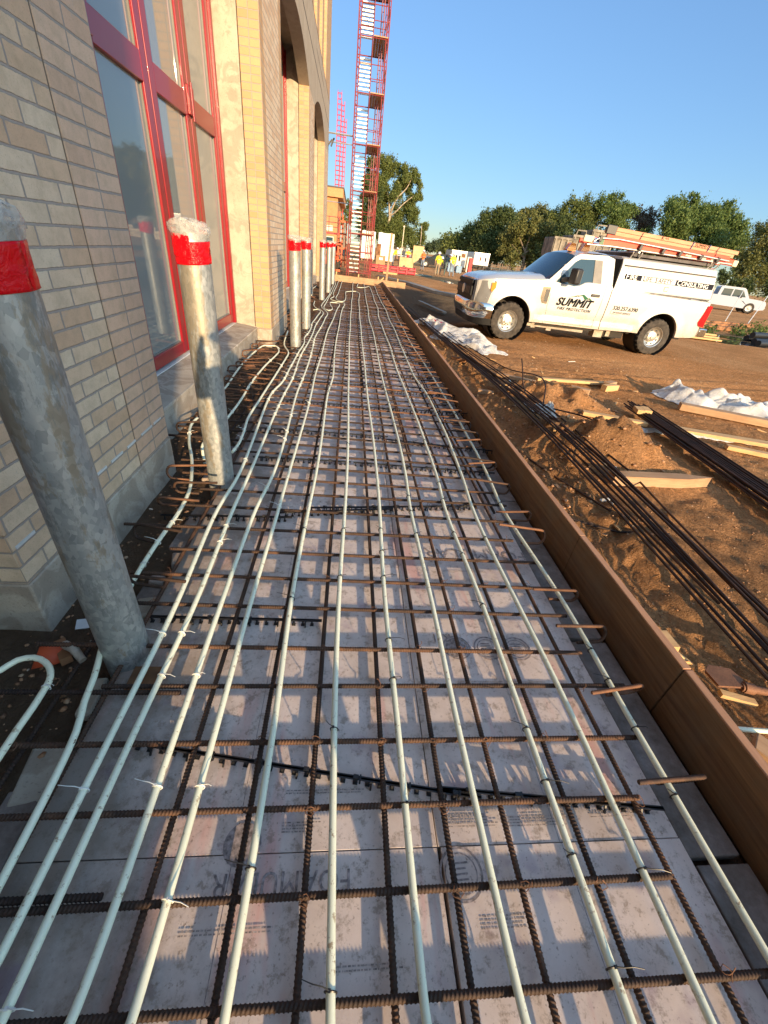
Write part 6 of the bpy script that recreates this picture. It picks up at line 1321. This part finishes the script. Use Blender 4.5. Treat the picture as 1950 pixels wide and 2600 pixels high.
def trailer(x, y, L, d, h, z0, mat, label, rz=0, badge=False, window=False, name='site_trailer'):
    t = thing(name, label, 'trailer', (x, y, 0), rz); m = MB(); m.box(0, L, 0, d, z0, z0+h); m.build('body', M[mat], t, bevel=.04); m = MB(); m.box(-.02, L+.02, -.02, d+.02, z0-.08, z0); m.box(.1, .2, .1, .2, -.05, z0); m.box(L-.2, L-.1, .1, .2, -.05, z0); m.build('frame', M['trim'], t)
    m = MB(); m.lathe([(.1, -.1), (.33, -.1), (.33, .1), (.1, .1)], (L*.5, .05, .33), 'y', 18); m.build('wheel', M['tyre'], t); m = MB(); m.box(-.01, L+.01, -.012, 0, z0+h-.06, z0+h+.01); m.build('roof_edge', M['alu'], t)
    if badge:
        for k, x_ in enumerate((L*.42, L*.76)):
            m = MB(); m.prism([(x_-.1, z0+h*.62), (x_, z0+h*.70), (x_+.1, z0+h*.62), (x_+.08, z0+h*.38), (x_, z0+h*.22), (x_-.08, z0+h*.38)], 'y', -.012, -.004); m.build('badge', M['rust' if k == 0 else 'ink'], t)
        m = MB(); 
        for k in range(6): m.box(L*.12, L*.16, -.01, -.003, z0+h*(.28+.09*k), z0+h*(.33+.09*k))
        m.build('side_mark', M['grey_trim'], t)
    if window:
        for x_ in (L*.28, L*.5): m = MB(); m.box(x_, x_+L*.1, -.02, .01, z0+h*.38, z0+h*.72); m.build('window', M['ink'], t)
        m = MB(); m.box(L*.65, L*.9, -.02, .01, z0+h*.62, z0+h*.85); m.build('sign_panel', M['rust'], t)
    return t
trailer(12.4, 60, 2.0, 4, 1.75, .45, 'trailer_t', 'cream site trailer with two small dark windows behind the right group of workers', 0, False, True)
trailer(15.35, 60, 2.0, 4, 1.35, .92, 'trailer', 'white box trailer with two shield badges', R_(0), True)
trailer(5.9, 76, 2.4, 5, 1.4, .9, 'trailer', 'white trailer partly hidden behind the white bales')
for i, (x, y, w_, h, mt, l) in enumerate(((11.0, 54, .7, .9, 'bluebox', 'blue crate left of the cream trailer'), (11.9, 53.5, .6, .7, 'bluebox', 'blue barrel sized box before the cream trailer'), (14.4, 58, .35, 1.6, 'hut_red', 'tall red panel between the two trailers'), (14.7, 60.5, .6, 1.7, 'trailer_t', 'white tarp bundle beside the red panel'))):
    crate(x, y, w_, .6, h, mt, l, 'storage_box')
for i, x in enumerate((13.2, 14.1, 15.0, 16.0, 16.9)):
    m = MB()
    for a in range(3):
        for b in range(2 + (i % 2)): m.box(a*.26, a*.26+.25, 0, .7, .12 + b*.25, .12 + b*.25 + .24)
    m.box(-.02, .8, 0, .75, 0, .11); o = m.build('block_pallet', M['stone'], None, loc=(x, 45 + (i % 2)*.8, gh(x, 45)), bevel=.01); tag(o, 'pallet of pale stone blocks before the dark trees, %s of five from the badge trailer' % ORD[i], 'pallet', 'pallets of pale blocks')
FN = thing('wire_fence', 'low dark wire fence in front of the dark trees behind the truck hood', 'fence', (14, 50, 0)); m = MB()
for k in range(12): m.tube([(k*.9, 0, -.1), (k*.9, 0, 1.25)], .025, 5)
m.build('post', M['grey_trim'], FN); m = MB()
for z in (.3, .6, .9, 1.2): m.tube([(0, 0, z), (9.9, 0, z)], .012, 4)
m.build('wire', M['grey_trim'], FN)
PO = thing('light_pole', 'slim cream pole standing behind the workers', 'pole', (6.05, 60, 0)); m = MB(); m.tube([(0,0,-.1), (.0,0,3.85)], .05, 8); m.build('shaft', M['cream'], PO); m = MB(); m.box(-.09, .09, -.09, .09, 3.85, 4.0); m.build('head', M['cream'], PO)
for i, (x, y, tx, ty) in enumerate(((22.5, 25.4, .25, .1), (24.2, 25.6, .45, .1))):
    m = MB(); m.tube([(0,0,-.1), (tx, ty, 1.62)], .022, 6); o = m.build('fence_post', M['alu'], None, loc=(x, y, 0)); tag(o, 'thin leaning metal fence post in front of the parked white pickup, %s one' % ('left' if i == 0 else 'right'), 'fence post')
# hoppers stacked behind the truck
def hopper(x, y, z, w_, d, h, label, mat='hop', loop=True):
    t = thing('site_hopper', label, 'hopper', (x, y, z), 0, 'weathered hoppers stacked behind the pickup'); m = MB(); q = .16
    m.add([(q, q, 0), (w_-q, q, 0), (w_-q, d-q, 0), (q, d-q, 0), (0, 0, h*.55), (w_, 0, h*.55), (w_, d, h*.55), (0, d, h*.55), (0, 0, h), (w_, 0, h), (w_, d, h), (0, d, h)], [(3,2,1,0), (0,1,5,4), (1,2,6,5), (2,3,7,6), (3,0,4,7), (4,5,9,8), (5,6,10,9), (6,7,11,10), (7,4,8,11), (8,9,10,11)])
    m.build('shell', M[mat], t, bevel=.02); m = MB()
    for k in range(4): x_ = .04 + (w_-.14)*k/3; m.box(x_, x_+.06, -.05, -.001, h*.5, h); 
    m.box(-.03, w_+.03, -.06, .03, h-.07, h+.02); m.beam((w_*.3, -.03, h*.5), (w_*.2, .1, 0), .07, .06); m.beam((w_*.75, -.03, h*.5), (w_*.85, .1, 0), .07, .06); m.build('rib', M['hop'], t); m = MB(); m.box(.2, w_*.45, -.02, .12, .05, h*.42); m.build('rust_panel', M['rust'], t)
    m = MB(); m.box(w_*.55, w_*.9, -.012, .02, h*.6, h*.9); m.build('dark_panel', M['hopd'], t)
    if loop: m = MB(); m.tube([(w_*.25, .3, h), (w_*.28, .3, h+.22), (w_*.72, .3, h+.22), (w_*.75, .3, h)], .03, 6); m.build('loop_handle', M['hop'], t)
for a in ((9.2, 22, 1.45, 1.0, 1.2, 1.3, 'weathered grey hopper, leftmost of the upper row behind the pickup', 'hop', False), (10.15, 22.2, 1.5, .95, 1.2, 1.42, 'weathered grey hopper with a loop handle, second of the upper row', 'hop', True), (11.05, 22.3, 1.6, 1.15, 1.2, 1.62, 'tan hopper with a tall loop handle, rightmost of the upper row', 'hop', True),
          (9.15, 22, .0, 1.05, 1.3, 1.4, 'lower left hopper of the stack behind the pickup hood', 'hopd', False), (10.2, 22.1, .0, 1.0, 1.3, 1.45, 'lower middle hopper of the stack behind the cab', 'rust', False), (11.2, 22.2, .0, 1.2, 1.3, 1.55, 'lower right hopper of the stack behind the cab', 'hop', False)): hopper(*a)
# right edge clutter: pallets of lumber, black pipes, weeds
for i in range(5):
    lumber('stacked_board', (11.2, 14.2 + i*.16, .06 + (i % 3)*.06), (12.6, 14.0 + i*.16, .06 + (i % 3)*.06), .14, .05, 'lumber', 'yellow board in the small stack behind the pickup tail light', 'board', 'boards stacked behind the pickup tail')
for i in range(4):
    m = MB(); m.tube([(0, 0, .1), (2.6, .9, .1)], .10, 10); o = m.build('black_pipe', M['black'], None, loc=(14.2 + .3*i, 14.2 + .5*i, gh(15, 15) + (.16 if i == 2 else 0))); tag(o, 'black plastic pipe lying at the right edge, %s from the puddle' % ORD[i], 'pipe', 'black pipes at the right edge')
for i in range(3): lumber('old_timber', (13.5+i, 17.5+i*1.6, .08), (17.5+i*2, 19+i*1.7, .1), .2, .16, 'rust', 'dark old timber lying before the parked pickup, %s from the tail light' % ORD[i], 'timber', 'old timbers before the parked pickup')

# ================================================================== TREES AND WEEDS
def leaf_mesh(lobes, per, size, mat, seed, squash=1.0, hang=0.0, ydep=1.0):
    r2 = np.random.RandomState(seed); C = []
    for (dx, dz, rad) in lobes:
        n = int(per*2.1*rad*rad); nc = max(8, int(13*rad)); dy0 = r2.uniform(-1, 1)*rad*1.2*ydep
        cen = r2.normal(size=(nc, 3)); cen /= np.linalg.norm(cen, axis=1)[:, None]; cen *= rad*1.05*r2.uniform(.3, .98, (nc, 1)); cs = rad*r2.uniform(.18, .38, nc)
        k = r2.randint(0, nc, n); p = cen[k] + r2.normal(size=(n, 3))*cs[k][:, None]*.75
        p[:, 2] -= hang*r2.rand(n)**2*rad; C.append(p*np.array([1, 1, squash]) + np.array([dx, dy0, dz]))
    C = np.concatenate(C); n = len(C); a = r2.normal(size=(n, 3)); a /= np.linalg.norm(a, axis=1)[:, None]
    if hang: a[:, 2] = -np.abs(a[:, 2]) - hang; a /= np.linalg.norm(a, axis=1)[:, None]
    b = np.cross(a, r2.normal(size=(n, 3))); b /= np.linalg.norm(b, axis=1)[:, None]; s = size*r2.uniform(.6, 1.35, (n, 1)); 
    V = np.stack([C - a*s, C + b*s*.5, C + a*s, C - b*s*.5], 1).reshape(-1, 3); F = np.arange(4*n).reshape(-1, 4)
    me = bpy.data.meshes.new('crown'); me.from_pydata(V.tolist(), [], F.tolist()); me.materials.append(mat); return me
def tree(label, key, per, size, mat, seed, limbs=None, trunk=.3, bark='bark', squash=1., hang=0., group=None, name='tree', ydep=1.0):
    cx, y, lobes = TREES[key]; t = thing(name, label, 'tree', (cx, y, 0), 0, group)
    inst('crown', leaf_mesh(lobes, per, size, M[mat], seed, squash, hang, ydep), parent=t)
    m = MB(); zt = max(q[1] for q in lobes); 
    if limbs:
        for pts, r0, r1 in limbs:
            S = smooth_path([(x, .0 - .8*(i > 0), z) for i, (x, z) in enumerate(pts)], .3); m.tube(S, [r0 + (r1-r0)*i/(len(S)-1) for i in range(len(S))], 8)
    else:
        m.tube([(0, 0, -.2), (.1, 0, zt*.25), (-.1, .1, zt*.5), (.1, 0, zt*.8)], [trunk, trunk*.8, trunk*.55, trunk*.2], 8); r3 = random.Random(seed)
        for dx, dz, rad in lobes[::2]:
            z0 = min(zt*.45, dz*.6); m.tube([(0, 0, z0), (dx*.5, r3.uniform(-.5, .5), (z0+dz)/2), (dx, 0, dz)], [trunk*.5, trunk*.3, trunk*.1], 6)
    m.build('trunk', M[bark], t); return t
TREES = {'cottonwood':(6.2,75,[(-4.07,11.21,0.88),(-2.79,11.11,0.96),(-1.9,11.7,0.96),(-1.55,10.76,1.12),(0.24,11.21,0.89),(0.58,10.51,1.05),(1.8,10.52,0.83),(2.4,9.83,0.76),(3.08,8.62,0.69),(2.19,7.87,0.93),(0.02,9.18,1.06),(-2.46,9.53,1.2),(-3.85,8.74,1.2),(-3.65,6.56,1.23),(-1.91,7.41,1.15),(0.41,6.2,1.25),(2.49,5.89,1.18),(4.39,4.71,0.77),(2.05,4.18,1.43),(4.33,3.43,0.97),(-0.19,4.21,1.43),(-2.46,4.66,1.41),(-3.33,3.17,1.27),(-1.59,2.93,1.28),(0.83,2.91,1.28),(2.95,2.7,1.13),(2.0,6.92,0.78)]),'oak':(27.6,95,[(-3.4,6.0,1.89),(-1.93,8.05,1.87),(-0.2,8.99,1.65),(1.67,9.38,1.65),(-2.08,3.88,2.22),(-0.12,5.71,2.57),(2.45,6.64,2.57),(4.61,7.51,1.83),(-3.83,5.12,1.1),(0.95,3.2,2.39),(3.96,4.19,2.24),(-2.08,2.21,1.65)]),'olive':(30.9,85,[(-2.88,7.07,1.44),(-0.97,5.56,1.99),(-2.84,4.48,1.86),(-0.17,7.65,1.7),(2.84,6.26,2.2),(0.73,3.67,2.16),(-2.25,2.45,1.35),(3.62,3.98,2.03),(1.92,2.27,1.5)]),'back':(38.8,105,[(-2.16,10.68,1.6),(0.4,10.96,1.76),(3.36,10.11,1.78),(-3.55,10.05,1.28),(1.93,9.05,2.03)]),'dark':(34.9,80,[(-1.28,5.63,1.89),(-2.23,3.28,1.8),(-0.51,7.35,1.75),(1.14,4.77,2.24),(-0.81,2.27,1.62),(2.57,6.59,1.9),(2.93,3.82,1.94),(-1.81,0.99,1.18)]),'mid':(42.7,95,[(-3.36,10.48,1.46),(-1.48,11.92,1.59),(0.96,11.89,2.04),(-1.47,9.75,2.06),(3.84,10.84,2.06),(1.51,9.45,1.85)]),'mid2':(50.3,95,[(-3.69,12.64,1.6),(-1.48,13.19,1.6),(1.5,12.04,1.85),(2.96,12.83,1.33),(-1.31,10.92,2.22),(2.01,10.01,2.25)]),'brown':(58.5,97,[(-1.5,12.53,1.52),(0.47,12.87,1.29),(0.07,11.08,1.92),(2.23,12.3,1.38),(-1.27,10.28,1.7)]),'willow':(64.9,90,[(-6.48,11.75,2.28),(-5.21,13.85,1.69),(-3.49,14.62,1.26),(-1.73,11.97,2.73),(0.67,13.43,2.29),(3.06,12.19,2.76),(5.91,11.89,1.9),(5.85,13.28,1.16),(3.38,14.33,1.14),(-3.85,9.9,2.54),(1.16,9.82,2.94),(5.83,9.05,2.61),(8.63,9.99,1.64),(-4.45,7.95,2.21),(-8.66,8.13,2.04),(-0.62,7.07,2.39)]),'right':(68.2,78,[(-0.56,9.71,1.94),(0.57,10.76,1.55),(-1.14,7.24,1.98),(2.22,7.31,2.66),(-1.17,5.21,2.01),(2.31,4.38,2.38),(-2.24,4.5,1.48)]),'low':(61.8,70,[(-1.55,2.57,1.22),(1.22,2.41,1.48),(4.02,2.97,1.73),(-3.69,3.54,1.09)]),'farA':(34.4,220,[(-2.3,2.78,1.52),(0.31,3.67,2.03),(1.99,4.61,2.2)]),'farB':(42.2,230,[(-1.38,5.52,2.12),(1.4,6.14,2.12),(-0.02,3.44,1.78)]),'farC':(46.6,225,[(-1.29,6.63,2.42),(1.23,8.14,2.59),(0.06,4.6,2.09)]),'farD':(54.0,230,[(-1.86,6.74,2.13),(1.2,6.11,2.32),(0.67,4.13,1.79)]),'farE':(57.0,220,[(-1.14,5.01,1.89),(1.14,3.39,1.56)]),'leftdark':(-1.4,70,[(-0.64,6.44,0.6),(-0.16,5.4,0.71),(0.43,4.58,0.71),(0.57,5.92,0.5),(-0.2,4.07,0.71)]),'behindtower':(2.1,72,[(-0.45,8.53,0.81),(-0.61,7.2,0.93),(0.29,6.41,1.04),(-0.73,5.17,1.05),(0.74,4.63,1.16),(-0.29,3.35,1.07),(1.04,7.39,0.83)])}
TREES['hedge'] = (48.0, 104, [(-27 + i*3.3 + (i*37 % 5)*.3, 3.4 + (i*53 % 7)*.45, 2.6 + (i*29 % 4)*.25) for i in range(18)])
TREES['cottonwood'][2].extend([(-2.6, 8.2, 1.3), (-.6, 8.4, 1.2), (-2.9, 5.2, 1.4), (-.2, 4.6, 1.4), (1.6, 6.6, 1.3), (-4.2, 9.9, 1.0), (-1.0, 3.2, 1.3), (-4.4, 3.4, 1.4), (1.2, 9.6, 1.0)])
tree('tall cottonwood with pale forked limbs and gaps of sky right of the stair tower', 'cottonwood', 900, .125, 'leaf', 1, [([(-1.06, -.2), (-1.06, 1.3), (-1.25, 4.1), (-1.0, 5.5)], .30, .2), ([(-1.0, 5.4), (-1.42, 7.5), (-2.2, 9.3), (-2.46, 10.4)], .17, .05), ([(-.98, 5.6), (-.61, 6.9), (-.06, 7.9), (1.0, 9.0), (1.6, 10.2)], .16, .04), ([(-.98, 5.5), (-.03, 6.3), (.71, 7.1), (2.2, 8.3)], .12, .03), ([(4.03, -.2), (4.02, 3.3), (3.9, 4.9)], .12, .04)], bark='bark_p', name='cottonwood_tree')
tree('dark leafy tree behind the stair tower legs', 'behindtower', 700, .14, 'leaf_d', 2)
tree('dark tree peeking between the orange building and the stair tower', 'leftdark', 700, .13, 'leaf', 3)
tree('dark green oak left of the distant tree row, standing alone against the sky', 'oak', 300, .19, 'leaf_d', 4, trunk=.4, name='oak_tree')
tree('olive green rounded tree in front of the oak', 'olive', 330, .18, 'leaf_o', 5)
tree('pale olive tree top rising behind the olive rounded tree', 'back', 280, .21, 'leaf_o', 6)
tree('dark bushy tree behind the truck hood', 'dark', 330, .18, 'leaf_d', 7)
tree('mid green tree above the hoppers, left one', 'mid', 300, .19, 'leaf', 8)
tree('mid green tree above the planks on the truck, left of the brown tree', 'mid2', 300, .19, 'leaf_w', 9)
tree('brownish half bare tree between two green ones', 'brown', 130, .20, 'leaf_b', 10, trunk=.25)
tree('large willow like tree with brush shaped crown above the ladder', 'willow', 300, .21, 'leaf_w', 11, hang=.25, trunk=.5, name='willow_tree')
tree('olive tree leaning in at the right edge', 'right', 320, .17, 'leaf_o', 12)
tree('low dark bush row above the parked white pickup', 'low', 300, .17, 'leaf_d', 13, trunk=.15, name='bush')
tree('long green hedge row closing the gaps behind the trees on the right', 'hedge', 150, .26, 'leaf', 33, trunk=.2, name='hedge')
for i, k in enumerate(('farA', 'farB', 'farC', 'farD', 'farE')):
    tree('hazy green tree in the far tree line, %s from the cottonwood' % ORD[i], k, 130, .38, 'leaf_f', 20+i, group='far tree line', name='distant_tree')
for i, (x, y, s_) in enumerate(((12.5, 14.6, .5), (16.2, 17.5, .7), (17.6, 18.0, .6), (19.0, 19.5, .7), (14.2, 16.6, .4))):
    t = thing('weed', 'green weed growing at the muddy right edge, %s from the pickup tail' % ORD[i], 'weed', (x, y, gh(x, y)), 0, 'weeds at the muddy edge'); inst('leaves', leaf_mesh([(0, .35*s_, .5*s_), (.3*s_, .2*s_, .4*s_), (-.3*s_, .25*s_, .4*s_)], 260/s_, .06, M['leaf_w'], 40+i), parent=t); m = MB()
    for k in range(4): m.tube([(0, 0, -.03), (.2*math.cos(k*1.6)*s_, .2*math.sin(k*1.6)*s_, .6*s_)], .006, 4)
    m.build('stem', M['leaf_w'], t)
